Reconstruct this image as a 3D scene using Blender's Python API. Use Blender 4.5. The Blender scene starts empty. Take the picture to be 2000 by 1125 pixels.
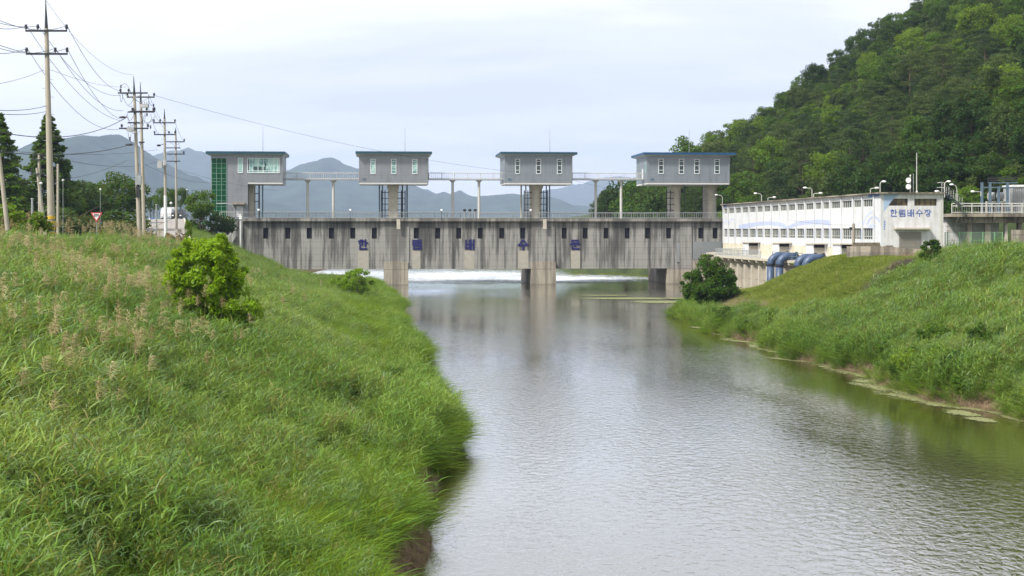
import bpy, math, random
import numpy as np
from mathutils import Matrix, Vector
R = math.radians
random.seed(7)
sc = bpy.context.scene
C = sc.collection
F = 2778.0
def W(px, py, d): return Vector(((px - 1000) / F * d, d, 8 + (450 - py) / F * d))
ORD = ['zeroth','first','second','third','fourth','fifth','sixth','seventh','eighth','ninth','tenth','eleventh','twelfth','thirteenth','fourteenth','fifteenth','sixteenth','seventeenth','eighteenth','nineteenth','twentieth'] + ['%d%s' % (i, {1:'st',2:'nd',3:'rd'}.get(i % 10, 'th')) for i in range(21, 120)]

# ------------------------------------------------------------------ materials
def newmat(name):
    m = bpy.data.materials.new(name); m.use_nodes = True
    nt = m.node_tree; nt.nodes.clear()
    out = nt.nodes.new('ShaderNodeOutputMaterial')
    return m, nt, out
def N(nt, t, **k):
    n = nt.nodes.new(t)
    for a, b in k.items():
        if a.startswith('i_'):
            key = a[2:]
            key = int(key) if key.isdigit() else key.replace('_', ' ')
            n.inputs[key].default_value = b
        else: setattr(n, a, b)
    return n
def L(nt, a, b): nt.links.new(a, b)
def ramp(nt, fac, stops, interp='LINEAR'):
    r = nt.nodes.new('ShaderNodeValToRGB'); r.color_ramp.interpolation = interp
    el = r.color_ramp.elements
    while len(el) < len(stops): el.new(0.5)
    for e, (p, c) in zip(el, stops):
        e.position = p; e.color = (c[0], c[1], c[2], 1) if hasattr(c, '__len__') else (c, c, c, 1)
    L(nt, fac, r.inputs[0]); return r
def mixc(nt, fac, a, b, mode='MIX'):
    m = nt.nodes.new('ShaderNodeMix'); m.data_type = 'RGBA'; m.blend_type = mode
    for sock, v in ((m.inputs[0], fac), (m.inputs[6], a), (m.inputs[7], b)):
        if hasattr(v, 'is_linked') or hasattr(v, 'links'): L(nt, v, sock)
        elif isinstance(v, (int, float)): sock.default_value = v
        else: sock.default_value = (v[0], v[1], v[2], 1)
    return m.outputs[2]
def math_(nt, op, a, b=None, c=None):
    m = nt.nodes.new('ShaderNodeMath'); m.operation = op
    for i, v in enumerate((a, b, c)):
        if v is None: continue
        if hasattr(v, 'links'): L(nt, v, m.inputs[i])
        else: m.inputs[i].default_value = v
    return m.outputs[0]
def coords(nt, kind='Object', scale=(1, 1, 1)):
    if kind == 'World':
        g = nt.nodes.new('ShaderNodeNewGeometry'); s = g.outputs['Position']
    else:
        g = nt.nodes.new('ShaderNodeTexCoord'); s = g.outputs[kind]
    mp = nt.nodes.new('ShaderNodeMapping'); mp.inputs['Scale'].default_value = scale
    L(nt, s, mp.inputs[0]); return mp.outputs[0]
def noise(nt, vec, scale, detail=3, rough=.55, dist=0):
    n = nt.nodes.new('ShaderNodeTexNoise'); n.inputs['Scale'].default_value = scale
    n.inputs['Detail'].default_value = detail; n.inputs['Roughness'].default_value = rough
    n.inputs['Distortion'].default_value = dist
    L(nt, vec, n.inputs['Vector']); return n.outputs['Fac']
def simple(name, c, rough=.7, metal=0, var=.18, scale=2.0, bump=0, kind='Object', stretch=(1, 1, 1), spec=.4):
    m, nt, out = newmat(name)
    p = N(nt, 'ShaderNodeBsdfPrincipled'); p.inputs['Roughness'].default_value = rough
    p.inputs['Metallic'].default_value = metal; p.inputs['Specular IOR Level'].default_value = spec
    v = coords(nt, kind, stretch)
    n = noise(nt, v, scale, 5)
    lo = [x * (1 - var) for x in c]; hi = [min(1, x * (1 + var)) for x in c]
    r = ramp(nt, n, [(.3, lo), (.7, hi)])
    L(nt, r.outputs[0], p.inputs['Base Color'])
    if bump:
        b = N(nt, 'ShaderNodeBump'); b.inputs['Strength'].default_value = bump; b.inputs['Distance'].default_value = .02
        L(nt, noise(nt, v, scale * 8, 4), b.inputs['Height']); L(nt, b.outputs[0], p.inputs['Normal'])
    L(nt, p.outputs[0], out.inputs[0]); return m
def leafmat(name, stops, big=.15, rough=.55, trans=.35, worldscale=.06, worldamt=.35, tint=(.5, .5, .05), spec=.12):
    """leaf colour by random per instance/object, patchy over the ground"""
    m, nt, out = newmat(name)
    oi = N(nt, 'ShaderNodeObjectInfo')
    v = coords(nt, 'World')
    n1 = noise(nt, v, worldscale, 2); n2 = noise(nt, v, .9, 3)
    f = math_(nt, 'MULTIPLY_ADD', oi.outputs['Random'], .45, math_(nt, 'MULTIPLY_ADD', n1, 1.5 * worldamt, math_(nt, 'MULTIPLY', n2, .35)))
    f = math_(nt, 'SUBTRACT', f, .15)
    r = ramp(nt, f, stops)
    d = N(nt, 'ShaderNodeBsdfPrincipled'); d.inputs['Roughness'].default_value = rough; d.inputs['Specular IOR Level'].default_value = spec
    t = N(nt, 'ShaderNodeBsdfTranslucent')
    L(nt, r.outputs[0], d.inputs['Base Color'])
    L(nt, mixc(nt, .35, r.outputs[0], tint), t.inputs[0])
    ms = N(nt, 'ShaderNodeMixShader'); ms.inputs[0].default_value = trans
    L(nt, d.outputs[0], ms.inputs[1]); L(nt, t.outputs[0], ms.inputs[2]); L(nt, ms.outputs[0], out.inputs[0])
    return m

def concrete_streak(name, light=(.40, .375, .33), dark=(.10, .093, .086), amt=1.0, seam=.9):
    m, nt, out = newmat(name)
    p = N(nt, 'ShaderNodeBsdfPrincipled'); p.inputs['Roughness'].default_value = .9; p.inputs['Specular IOR Level'].default_value = .2
    v1 = coords(nt, 'Object', (1, .2, .02)); v2 = coords(nt, 'Object', (1, .2, .07)); v3 = coords(nt, 'Object', (1, 1, 1))
    a = noise(nt, v1, .55, 3, .6); b = noise(nt, v2, 2.6, 3, .6); c = noise(nt, coords(nt, 'Object', (1, 1, .5)), .22, 5, .6); e = noise(nt, v3, 9, 4)
    s = math_(nt, 'MULTIPLY_ADD', a, .62, math_(nt, 'MULTIPLY', b, .5))
    s = math_(nt, 'ADD', s, math_(nt, 'MULTIPLY_ADD', c, .42, -.27))
    # streaks run down from the coping and fade with depth
    sx = N(nt, 'ShaderNodeSeparateXYZ'); L(nt, v3, sx.inputs[0])
    zf = N(nt, 'ShaderNodeMapRange'); L(nt, sx.outputs[2], zf.inputs[0])
    zf.inputs[1].default_value = 2; zf.inputs[2].default_value = 9.5; zf.inputs[3].default_value = -.03; zf.inputs[4].default_value = .05
    s = math_(nt, 'ADD', s, zf.outputs[0])
    r = ramp(nt, s, [(.45, light), (.505, [x * .68 for x in light]), (.55, [x * .45 for x in light]), (.65, dark)])
    col = mixc(nt, amt, light, r.outputs[0])
    col = mixc(nt, .5, col, ramp(nt, e, [(.3, .75), (.7, 1.1)]).outputs[0], 'MULTIPLY')
    # form-panel seams
    fz = math_(nt, 'FRACT', math_(nt, 'MULTIPLY', sx.outputs[2], 1 / seam)); fx = math_(nt, 'FRACT', math_(nt, 'MULTIPLY', sx.outputs[0], 1 / 1.22))
    ln = math_(nt, 'MAXIMUM', math_(nt, 'LESS_THAN', fz, .07), math_(nt, 'LESS_THAN', fx, .04))
    ln = math_(nt, 'MULTIPLY', ln, .32)
    col = mixc(nt, ln, col, (.06, .055, .05))
    L(nt, col, p.inputs['Base Color'])
    bp = N(nt, 'ShaderNodeBump'); bp.inputs['Strength'].default_value = .5; bp.inputs['Distance'].default_value = .03
    L(nt, e, bp.inputs['Height']); L(nt, bp.outputs[0], p.inputs['Normal'])
    L(nt, p.outputs[0], out.inputs[0]); return m

M = {}
M['conc_wall'] = concrete_streak('stained_concrete', (.315, .31, .295), (.078, .077, .076))
M['conc_pier'] = concrete_streak('pier_concrete', (.325, .32, .305), (.13, .12, .11), .85)
M['conc_coping'] = concrete_streak('coping_concrete', (.30, .285, .26), (.08, .08, .07), .8, 3.0)
M['conc_tan'] = concrete_streak('tan_concrete', (.36, .325, .27), (.16, .135, .11), .75, 2.2)
M['conc_clean'] = simple('washed_concrete', (.37, .35, .305), .9, 0, .10, 1.5, .3)
M['conc_light'] = simple('pale_concrete', (.46, .43, .36), .85, 0, .12, 1.2, .3)
M['conc_old'] = concrete_streak('weathered_concrete', (.32, .28, .23), (.10, .085, .07), .9, 5.0)
M['pole'] = simple('pole_concrete', (.36, .325, .265), .85, 0, .12, 1.0, .2)
M['pole_white'] = simple('white_painted_pole', (.62, .63, .64), .7, 0, .08, 2)
M['dark_steel'] = simple('dark_steel', (.035, .035, .04), .55, .4, .2, 5)
M['grey_steel'] = simple('galvanised_steel', (.34, .36, .37), .5, .5, .12, 4)
M['pale_steel'] = simple('pale_painted_steel', (.50, .50, .47), .6, .1, .12, 4)
M['blue_steel'] = simple('blue_grey_steel', (.10, .15, .20), .5, .2, .2, 4)
M['roof_blue'] = simple('teal_blue_roof', (.012, .062, .095), .45, .1, .15, .8)
M['roof_blue2'] = simple('bright_blue_roof', (.010, .065, .16), .45, .1, .12, .8)
M['soffit'] = simple('white_soffit', (.55, .56, .57), .7, 0, .06)
M['win_frame'] = simple('white_window_frame', (.72, .75, .76), .5, 0, .04)
M['mural_blue'] = simple('faded_blue_paint', (.38, .44, .62), .8, 0, .06, .6)
M['mural_deep'] = simple('deep_blue_paint', (.12, .20, .48), .8, 0, .15, 1.2)
M['mural_sky'] = simple('pale_sky_paint', (.32, .44, .60), .8, 0, .08, .5)
M['mural_mist'] = simple('misty_blue_paint', (.46, .51, .66), .8, 0, .04, .6)
M['letter_navy'] = simple('navy_letter', (.010, .011, .10), .45, 0, .1)
M['letter_blue'] = simple('blue_letter', (.07, .11, .34), .6, 0, .15)
M['white_wall'] = simple('white_painted_wall', (.60, .61, .62), .8, 0, .05, .7, .15)
M['gable_wall'] = simple('white_gable_paint', (.62, .62, .64), .8, 0, .06, .9, .15)
M['cream_wall'] = simple('cream_painted_base', (.56, .53, .43), .8, 0, .08, .9)
def grimy(name, c, g, amt=.5, rough=.8, zs=.12):
    m, nt, out = newmat(name); p = N(nt, 'ShaderNodeBsdfPrincipled'); p.inputs['Roughness'].default_value = rough; p.inputs['Specular IOR Level'].default_value = .3
    a = noise(nt, coords(nt, 'Object', (1, 1, zs)), 3.0, 4, .65); b = noise(nt, coords(nt, 'Object'), .8, 5, .6); e = noise(nt, coords(nt, 'Object'), 14, 3)
    s = math_(nt, 'ADD', math_(nt, 'MULTIPLY', a, .7), math_(nt, 'MULTIPLY_ADD', e, .12, math_(nt, 'MULTIPLY', b, .35)))
    r_ = ramp(nt, s, [(.52, 0.0), (.72, amt)]).outputs[0]
    L(nt, mixc(nt, r_, c, g), p.inputs['Base Color']); L(nt, p.outputs[0], out.inputs[0]); return m
M['white_wall'] = grimy('white_painted_wall', (.60, .62, .65), (.36, .355, .34), .5)
M['gable_wall'] = grimy('white_gable_paint', (.63, .63, .65), (.36, .35, .33), .6)
M['cream_wall'] = grimy('cream_painted_base', (.57, .54, .44), (.33, .29, .22), .6)
M['pipe_blue'] = grimy('blue_painted_pipe', (.058, .083, .13), (.11, .095, .075), .8, .62, .3)
M['shutter'] = simple('roller_shutter', (.25, .235, .21), .5, .2, .05, 2)
M['pipe_blue'] = simple('blue_painted_pipe', (.045, .075, .14), .42, 0, .22, 2.2, .1)
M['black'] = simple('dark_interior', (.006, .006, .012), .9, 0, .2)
M['door_white'] = simple('white_door', (.60, .61, .64), .6, 0, .05)
M['green_mesh'] = simple('green_fence', (.18, .38, .20), .6, 0, .15)
M['grey_panel'] = simple('grey_metal_panel', (.27, .285, .30), .5, .3, .06, .6)
M['yellow'] = simple('yellow_band', (.55, .36, .03), .6, 0, .1)
M['red'] = simple('sign_red', (.50, .06, .07), .5, 0, .1)
M['sign_white'] = simple('sign_white', (.78, .76, .76), .5, 0, .03)
M['sign_grey'] = simple('sign_lettering', (.10, .12, .13), .5, 0, .03)
M['lamp_white'] = simple('lamp_housing', (.72, .73, .72), .4, 0, .05)
M['trans_grey'] = simple('transformer_grey', (.38, .39, .40), .5, .2, .1)
M['bark'] = simple('bark', (.09, .065, .045), .95, 0, .3, 6, .5)
M['road'] = simple('road_concrete', (.27, .25, .23), .9, 0, .08, .4, .2, 'World')
M['car_white'] = simple('white_car_paint', (.55, .56, .58), .3, 0, .02)
M['car_dark'] = simple('dark_car_paint', (.02, .02, .025), .25, .2, .05)
M['tyre'] = simple('tyre_rubber', (.015, .015, .015), .9, 0, .1)
M['car_glass'] = simple('car_glass', (.02, .025, .03), .08, 0, .1, spec=.8)
M['brush'] = simple('dead_brush', (.10, .085, .06), .95, 0, .4, 3)
M['net'] = simple('green_net', (.06, .30, .14), .8, 0, .2)

def clad(name, c):
    m, nt, out = newmat(name)
    p = N(nt, 'ShaderNodeBsdfPrincipled'); p.inputs['Roughness'].default_value = .42; p.inputs['Metallic'].default_value = .25
    v = coords(nt, 'Object'); sx = N(nt, 'ShaderNodeSeparateXYZ'); L(nt, v, sx.inputs[0])
    xy = math_(nt, 'ADD', sx.outputs[0], sx.outputs[1])
    fz = math_(nt, 'LESS_THAN', math_(nt, 'FRACT', math_(nt, 'MULTIPLY', sx.outputs[2], .95)), .03)
    fx = math_(nt, 'LESS_THAN', math_(nt, 'FRACT', math_(nt, 'MULTIPLY', xy, 1.35)), .035)
    ln = math_(nt, 'MULTIPLY', math_(nt, 'MAXIMUM', fz, fx), .38)
    n = noise(nt, v, .5, 3)
    col = mixc(nt, ln, ramp(nt, n, [(.3, [x * .93 for x in c]), (.7, [x * 1.06 for x in c])]).outputs[0], (.12, .12, .13))
    gs = noise(nt, coords(nt, 'Object', (1, 1, .1)), 2.2, 4, .65)
    col = mixc(nt, ramp(nt, gs, [(.55, 0.0), (.75, .45)]).outputs[0], col, (.10, .095, .085))
    L(nt, col, p.inputs['Base Color']); L(nt, p.outputs[0], out.inputs[0]); return m
M['clad'] = clad('grey_metal_cladding', (.225, .24, .262))
M['clad_cool'] = clad('cool_grey_cladding', (.205, .235, .265))

def glass(name, c, c2, rough=.08, spec=.5):
    m, nt, out = newmat(name)
    p = N(nt, 'ShaderNodeBsdfPrincipled'); p.inputs['Roughness'].default_value = rough; p.inputs['Specular IOR Level'].default_value = spec
    v = coords(nt, 'Object'); n = noise(nt, v, 1.1, 2)
    L(nt, ramp(nt, n, [(.40, c), (.60, c2)]).outputs[0], p.inputs['Base Color']); L(nt, p.outputs[0], out.inputs[0]); return m
M['glass_green'] = glass('green_tinted_glass', (.002, .050, .018), (.004, .072, .028), .3, .12)
M['glass_mint'] = glass('mint_glass', (.10, .24, .24), (.34, .54, .50))
M['glass_dark'] = glass('dark_glass', (.012, .028, .035), (.035, .07, .07))
M['glass_old'] = glass('dusty_glass', (.055, .07, .07), (.10, .12, .11), .25, .25)
M['glass_shelf'] = glass('shelf_window_glass', (.04, .035, .025), (.16, .12, .06), .2)

# ------------------------------------------------------------------ mesh builder
class MB:
    def __init__(s, T=None): s.v = []; s.f = []; s.m = []; s.T = T or Matrix()
    def add(s, vs, fs, mi=0):
        o = len(s.v)
        s.v += [s.T @ Vector(v) for v in vs]
        for f in fs: s.f.append([o + i for i in f]); s.m.append(mi)
    def box(s, x0, x1, y0, y1, z0, z1, mi=0):
        s.add([(x0,y0,z0),(x1,y0,z0),(x1,y1,z0),(x0,y1,z0),(x0,y0,z1),(x1,y0,z1),(x1,y1,z1),(x0,y1,z1)],
              [(0,3,2,1),(4,5,6,7),(0,1,5,4),(1,2,6,5),(2,3,7,6),(3,0,4,7)], mi)
        return s
    def frust(s, c0, h0, c1, h1, mi=0):
        """box whose bottom rect is centre c0 half-size h0 and top c1,h1"""
        vs = []
        for c, h in ((c0, h0), (c1, h1)):
            for a, b in ((-1,-1),(1,-1),(1,1),(-1,1)): vs.append((c[0]+a*h[0], c[1]+b*h[1], c[2]))
        s.add(vs, [(0,3,2,1),(4,5,6,7),(0,1,5,4),(1,2,6,5),(2,3,7,6),(3,0,4,7)], mi); return s
    def tube(s, pts, r, n=8, mi=0, cap=True):
        pts = [Vector(p) for p in pts]
        rs = r if hasattr(r, '__len__') else [r] * len(pts)
        vs = []; fs = []
        ref = None
        for i, p in enumerate(pts):
            t = (pts[min(i+1, len(pts)-1)] - pts[max(i-1, 0)])
            t = t.normalized() if t.length else Vector((0,0,1))
            if ref is None: ref = Vector((1,0,0)) if abs(t.x) < .8 else Vector((0,1,0))
            a = (ref - t * ref.dot(t)).normalized(); b = t.cross(a); ref = a
            for k in range(n):
                an = 2 * math.pi * k / n
                vs.append(p + (a * math.cos(an) + b * math.sin(an)) * rs[i])
        for i in range(len(pts)-1):
            for k in range(n):
                k2 = (k+1) % n
                fs.append((i*n+k, i*n+k2, (i+1)*n+k2, (i+1)*n+k))
        if cap: fs.append(tuple(range(n-1, -1, -1))); fs.append(tuple(range((len(pts)-1)*n, len(pts)*n)))
        s.add(vs, fs, mi); return s
    def bar(s, p, q, w=.05, mi=0): return s.tube([p, q], w, 4, mi)
    def ball(s, c, r, n=8, mi=0, sq=(1,1,1)):
        vs = []; fs = []; c = Vector(c)
        for i in range(n+1):
            th = math.pi * i / n
            for k in range(2*n):
                ph = math.pi * k / n
                vs.append(c + Vector((math.sin(th)*math.cos(ph)*r*sq[0], math.sin(th)*math.sin(ph)*r*sq[1], math.cos(th)*r*sq[2])))
        for i in range(n):
            for k in range(2*n):
                k2 = (k+1) % (2*n); fs.append((i*2*n+k, (i+1)*2*n+k, (i+1)*2*n+k2, i*2*n+k2))
        s.add(vs, fs, mi); return s
    def prism(s, poly, y0, y1, mi=0):
        """polygon in (x,z) extruded y0..y1"""
        n = len(poly)
        vs = [(p[0], y0, p[1]) for p in poly] + [(p[0], y1, p[1]) for p in poly]
        fs = [tuple(range(n)), tuple(range(2*n-1, n-1, -1))] + [(i, n+i, n+(i+1) % n, (i+1) % n) for i in range(n)]
        s.add(vs, fs, mi); return s
    def build(s, name, mats, parent=None, smooth=False, **tags):
        me = bpy.data.meshes.new(name)
        if parent is not None:
            inv = world_of(parent).inverted(); loc = None
            vs = [inv @ v for v in s.v]
        else:
            xs = [v.x for v in s.v]; ys = [v.y for v in s.v]; zs = [v.z for v in s.v]
            loc = Vector(((min(xs)+max(xs))/2, (min(ys)+max(ys))/2, min(zs)))
            vs = [v - loc for v in s.v]
        me.from_pydata([tuple(v) for v in vs], [], s.f)
        if not isinstance(mats, (list, tuple)): mats = [mats]
        for m in mats: me.materials.append(m)
        me.polygons.foreach_set('material_index', s.m)
        if smooth: me.polygons.foreach_set('use_smooth', [True] * len(me.polygons))
        me.update()
        o = bpy.data.objects.new(name, me); C.objects.link(o)
        if parent is not None: o.parent = parent
        else: o.location = loc
        for k, v in tags.items(): o[k] = v
        return o
WM = {}
def world_of(o):
    m = Matrix.LocRotScale(o.location, o.rotation_euler, o.scale)
    return world_of(o.parent) @ m if o.parent else m
def thing(name, label, cat, loc, rz=0, group=None):
    o = bpy.data.objects.new(name, None); C.objects.link(o)
    o.location = loc; o.rotation_euler = (0, 0, rz); o.empty_display_size = .2
    o['label'] = label; o['category'] = cat
    if group: o['group'] = group
    return o
def tag(o, label, cat, group=None):
    o['label'] = label; o['category'] = cat
    if group: o['group'] = group
    return o
def copy_thing(root, loc, rz, label, group=None, scale=None):
    r = root.copy(); C.objects.link(r); r.location = loc; r.rotation_euler = (0, 0, rz); r['label'] = label
    if group: r['group'] = group
    if scale: r.scale = (scale,) * 3 if not hasattr(scale, '__len__') else scale
    for ch in list(root.children):
        c = ch.copy(); C.objects.link(c); c.parent = r
        for g in list(ch.children):
            d = g.copy(); C.objects.link(d); d.parent = c
    return r

# ------------------------------------------------------------------ terrain
LD = [-30, 5, 33, 47, 53, 60, 82, 100, 117, 148, 175, 198, 207, 213, 224, 240, 400]
LX = [-2.6, -2.4, -2.1, -2.6, -1.9, -3.0, -5.0, -7, -9.2, -11.9, -15.5, -18.6, -23, -34, -37, -37, -40]
RD = [-30, 20, 45, 59, 65, 79, 106, 123, 138, 147, 151, 183, 186, 215, 235, 300, 400]
RX = [27, 25, 23.4, 21.3, 20.3, 18.9, 16.4, 15.2, 15.8, 20, 27.4, 27.4, 31.5, 33, 36, 33, 33]
# bank line meanders a little
def hsh(a, b): return np.sin(a*127.1 + b*311.7) * 43758.5453 % 1.0
def vnoise(x, y):
    xi = np.floor(x); yi = np.floor(y); xf = x-xi; yf = y-yi
    u = xf*xf*(3-2*xf); v = yf*yf*(3-2*yf)
    return (hsh(xi,yi)*(1-u)+hsh(xi+1,yi)*u)*(1-v) + (hsh(xi,yi+1)*(1-u)+hsh(xi+1,yi+1)*u)*v
def fbm(x, y, o=4):
    s = 0; a = .5
    for i in range(o): s = s + a*(vnoise(x, y)-.5); x = x*2.03+17.1; y = y*2.01+5.3; a *= .5
    return s
def edgeL(d): return np.interp(d, LD, LX) + .5*np.sin(d*.23)*(d < 190)*np.clip((d-50)/30, 0, 1) + .25*np.sin(d*.71+1)*(d < 190)
def edgeR(d): return np.interp(d, RD, RX) + (.5*np.sin(d*.31+2) + .3*np.sin(d*.83))*(d < 140)
PL = ([0, .7, 3, 12, 18, 22, 26, 200], [-.15, .75, 1.35, 3.7, 5.5, 6.35, 6.6, 6.6])
PL2 = ([0, .7, 3, 9, 13, 18, 22, 26, 200], [-.15, .6, .8, 1.0, 1.7, 4.2, 5.9, 6.5, 6.6])
PR = ([0, .7, 3, 8, 12, 15, 20, 30, 200], [-.15, .55, 1.15, 2.3, 4.15, 5.25, 5.85, 6.3, 6.5])
HILLSEG = np.array([(8, 330), (16, 292), (41, 215), (48, 130), (58, 60), (70, 0)], float)
def hill_sd(x, d):
    best = np.full(np.shape(x), 1e9); sgn = np.ones(np.shape(x))
    for a, b in zip(HILLSEG[:-1], HILLSEG[1:]):
        ab = b-a; L2 = (ab**2).sum()
        t = np.clip(((x-a[0])*ab[0]+(d-a[1])*ab[1])/L2, 0, 1)
        px = x-(a[0]+t*ab[0]); py = d-(a[1]+t*ab[1]); r = np.hypot(px, py)
        cr = ab[0]*py - ab[1]*px
        up = r < best
        best = np.where(up, r, best); sgn = np.where(up, np.sign(cr), sgn)
    return best*sgn
def hill_z(x, d):
    s = hill_sd(x, d)
    h = np.where(s > 0, .55*s + .0012*s*s, s*1.5)
    ridge = 305 + (x-20)*.12
    h = h - np.clip(d-ridge, 0, 200)*.55
    h = h + 6*fbm(x*.03, d*.03)*np.clip(s/12, 0, 1)
    h = np.where((x < 70) & (d < 163), np.minimum(h, -.3), h)
    return 6 + h
def ground_z(x, d):
    x = np.asarray(x, float); d = np.asarray(d, float)
    sl = edgeL(d)-x; sr = x-edgeR(d)
    wf = np.clip((d-105)/45, 0, 1); zl = np.interp(sl, *PL)*(1-wf)+np.interp(sl, *PL2)*wf; zr = np.interp(sr, *PR)
    bump = 1.1*fbm(x*.16, d*.10)
    zl = np.where(sl > 0, zl + bump*np.clip(sl/3, 0, 1)*np.clip((24-sl)/6, 0.15, 1), 0)
    zr = np.where(sr > 0, zr + bump*np.clip(sr/3, 0, 1)*np.clip((24-sr)/6, 0.15, 1), 0)
    bed = -.15 - 1.6*(1-np.exp(-np.minimum(-np.minimum(sl, 0), -np.minimum(sr, 0))*.5))
    z = np.where(sl > 0, zl, np.where(sr > 0, zr, bed))
    # ground behind the pumping-station platform
    plat = (d > 146) & (d < 212) & (x > 27.2)
    z = np.where(plat, np.where(x > 29.5, 4.6, -.6), z)
    # left: ramp to gate level for the road
    ramp_ = np.clip((d-165)/60, 0, 1)
    rx = -.2426*d
    w = np.clip(1-(np.abs(x-rx)-3.4)/4.0, 0, 1)*np.clip((d-150)/20, 0, 1)*(sl > 6)
    z = np.where(sl > 0, z*(1-w*ramp_) + 9.75*w*ramp_, z)
    # far land is low and flat
    far = np.clip((d-330)/60, 0, 1)
    z = z*(1-far) + far*3.0
    return z
def grid_object(name, xs, ds, zf, mat, label=None, smooth=True, **tags):
    X, D = np.meshgrid(xs, ds); Z = zf(X, D)
    v = np.stack([X.ravel(), D.ravel(), Z.ravel()], 1)
    nx, nd = len(xs), len(ds)
    i = np.arange(nx-1)[None, :]; j = np.arange(nd-1)[:, None]
    a = (j*nx+i).ravel()
    q = np.stack([a, a+1, a+nx+1, a+nx], 1)
    me = np_mesh(name, v, q, [mat], smooth)
    o = bpy.data.objects.new(name, me); C.objects.link(o)
    for k, vv in tags.items(): o[k] = vv
    return o
def np_mesh(name, v, q, mats, smooth=False, mi=None):
    me = bpy.data.meshes.new(name)
    me.vertices.add(len(v)); me.vertices.foreach_set('co', np.asarray(v, np.float32).ravel())
    k = q.shape[1]
    me.loops.add(q.size); me.loops.foreach_set('vertex_index', np.asarray(q, np.int32).ravel())
    me.polygons.add(len(q)); me.polygons.foreach_set('loop_start', np.arange(0, q.size, k, dtype=np.int32))
    me.polygons.foreach_set('loop_total', np.full(len(q), k, np.int32))
    if smooth: me.polygons.foreach_set('use_smooth', np.ones(len(q), bool))
    if mi is not None: me.polygons.foreach_set('material_index', np.asarray(mi, np.int32))
    for m in mats: me.materials.append(m)
    me.update(calc_edges=True); me.validate(); return me

def ground_mat():
    m, nt, out = newmat('earth_and_turf')
    p = N(nt, 'ShaderNodeBsdfPrincipled'); p.inputs['Roughness'].default_value = .95; p.inputs['Specular IOR Level'].default_value = .1
    v = coords(nt, 'World'); n = noise(nt, v, .35, 5); n2 = noise(nt, v, 5, 4)
    turf = ramp(nt, n, [(.35, (.05, .085, .018)), (.6, (.08, .12, .028)), (.75, (.12, .11, .05))]).outputs[0]
    soil = ramp(nt, n2, [(.3, (.055, .035, .022)), (.7, (.20, .14, .09))]).outputs[0]
    sx = N(nt, 'ShaderNodeSeparateXYZ'); L(nt, v, sx.inputs[0])
    zz = math_(nt, 'ADD', sx.outputs[2], math_(nt, 'MULTIPLY', n2, .5))
    f = N(nt, 'ShaderNodeMapRange'); L(nt, zz, f.inputs[0]); f.inputs[1].default_value = .75; f.inputs[2].default_value = 1.15
    L(nt, mixc(nt, f.outputs[0], soil, turf), p.inputs['Base Color'])
    b = N(nt, 'ShaderNodeBump'); b.inputs['Distance'].default_value = .15; L(nt, n2, b.inputs['Height']); L(nt, b.outputs[0], p.inputs['Normal'])
    L(nt, p.outputs[0], out.inputs[0]); return m
M['ground'] = ground_mat()
xs = np.unique(np.concatenate([np.linspace(-9000, -150, 24), np.linspace(-150, -45, 36), np.arange(-45, 50, .8), np.linspace(50, 150, 40), np.linspace(150, 9000, 24)]))
ds = np.unique(np.concatenate([np.linspace(-60, 5, 12), np.arange(5, 130, .9), np.arange(130, 245, 1.2), np.linspace(245, 400, 40), np.linspace(400, 12000, 30)]))
grid_object('ground', xs, ds, ground_z, M['ground'], kind='structure')

# hill
def hill_mat():
    m, nt, out = newmat('forest_floor')
    p = N(nt, 'ShaderNodeBsdfPrincipled'); p.inputs['Roughness'].default_value = 1
    v = coords(nt, 'World'); n = noise(nt, v, .08, 5); n2 = noise(nt, v, .9, 4)
    a = ramp(nt, n, [(.4, (.03, .05, .012)), (.62, (.055, .08, .02)), (.72, (.17, .11, .06))]).outputs[0]
    L(nt, mixc(nt, .6, a, ramp(nt, n2, [(.3, .4), (.7, 1.2)]).outputs[0], 'MULTIPLY'), p.inputs['Base Color'])
    L(nt, p.outputs[0], out.inputs[0]); return m
M['hill'] = hill_mat()
grid_object('hill', np.arange(-30, 260, 3.0), np.arange(60, 460, 3.0), hill_z, M['hill'], kind='structure')

# ------------------------------------------------------------------ water
def water_mat():
    m, nt, out = newmat('river_water')
    p = N(nt, 'ShaderNodeBsdfPrincipled'); p.inputs['Roughness'].default_value = .06; p.inputs['IOR'].default_value = 2.7
    p.inputs['Specular IOR Level'].default_value = .62
    v = coords(nt, 'World', (1, 1, 1)); vs = coords(nt, 'World', (1, .7, 1))
    n0 = noise(nt, coords(nt, 'World', (1, .35, 1)), .07, 3, .5)
    L(nt, ramp(nt, n0, [(.35, (.055, .050, .013)), (.65, (.075, .068, .02))]).outputs[0], p.inputs['Base Color'])
    a = noise(nt, vs, 3.6, 3, .6, .6); b = noise(nt, coords(nt, 'World', (.8, .25, 1)), .45, 2)
    h = math_(nt, 'MULTIPLY_ADD', b, .5, a)
    bp = N(nt, 'ShaderNodeBump'); bp.inputs['Distance'].default_value = .10
    st = ramp(nt, n0, [(.38, .25), (.60, 1.0)]).outputs[0]
    L(nt, math_(nt, 'MULTIPLY', st, .30), bp.inputs['Strength'])
    L(nt, h, bp.inputs['Height']); L(nt, bp.outputs[0], p.inputs['Normal']); L(nt, bp.outputs[0], p.inputs['Coat Normal'])
    p.inputs['Coat Weight'].default_value = 1; p.inputs['Coat IOR'].default_value = 1.8; p.inputs['Coat Roughness'].default_value = .05
    L(nt, p.outputs[0], out.inputs[0]); return m
M['water'] = water_mat()
w = MB(); w.add([(-75, -50, 0), (75, -50, 0), (75, 395, 0), (-75, 395, 0)], [(0, 1, 2, 3)])
w.build('water', M['water'], kind='structure')

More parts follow.
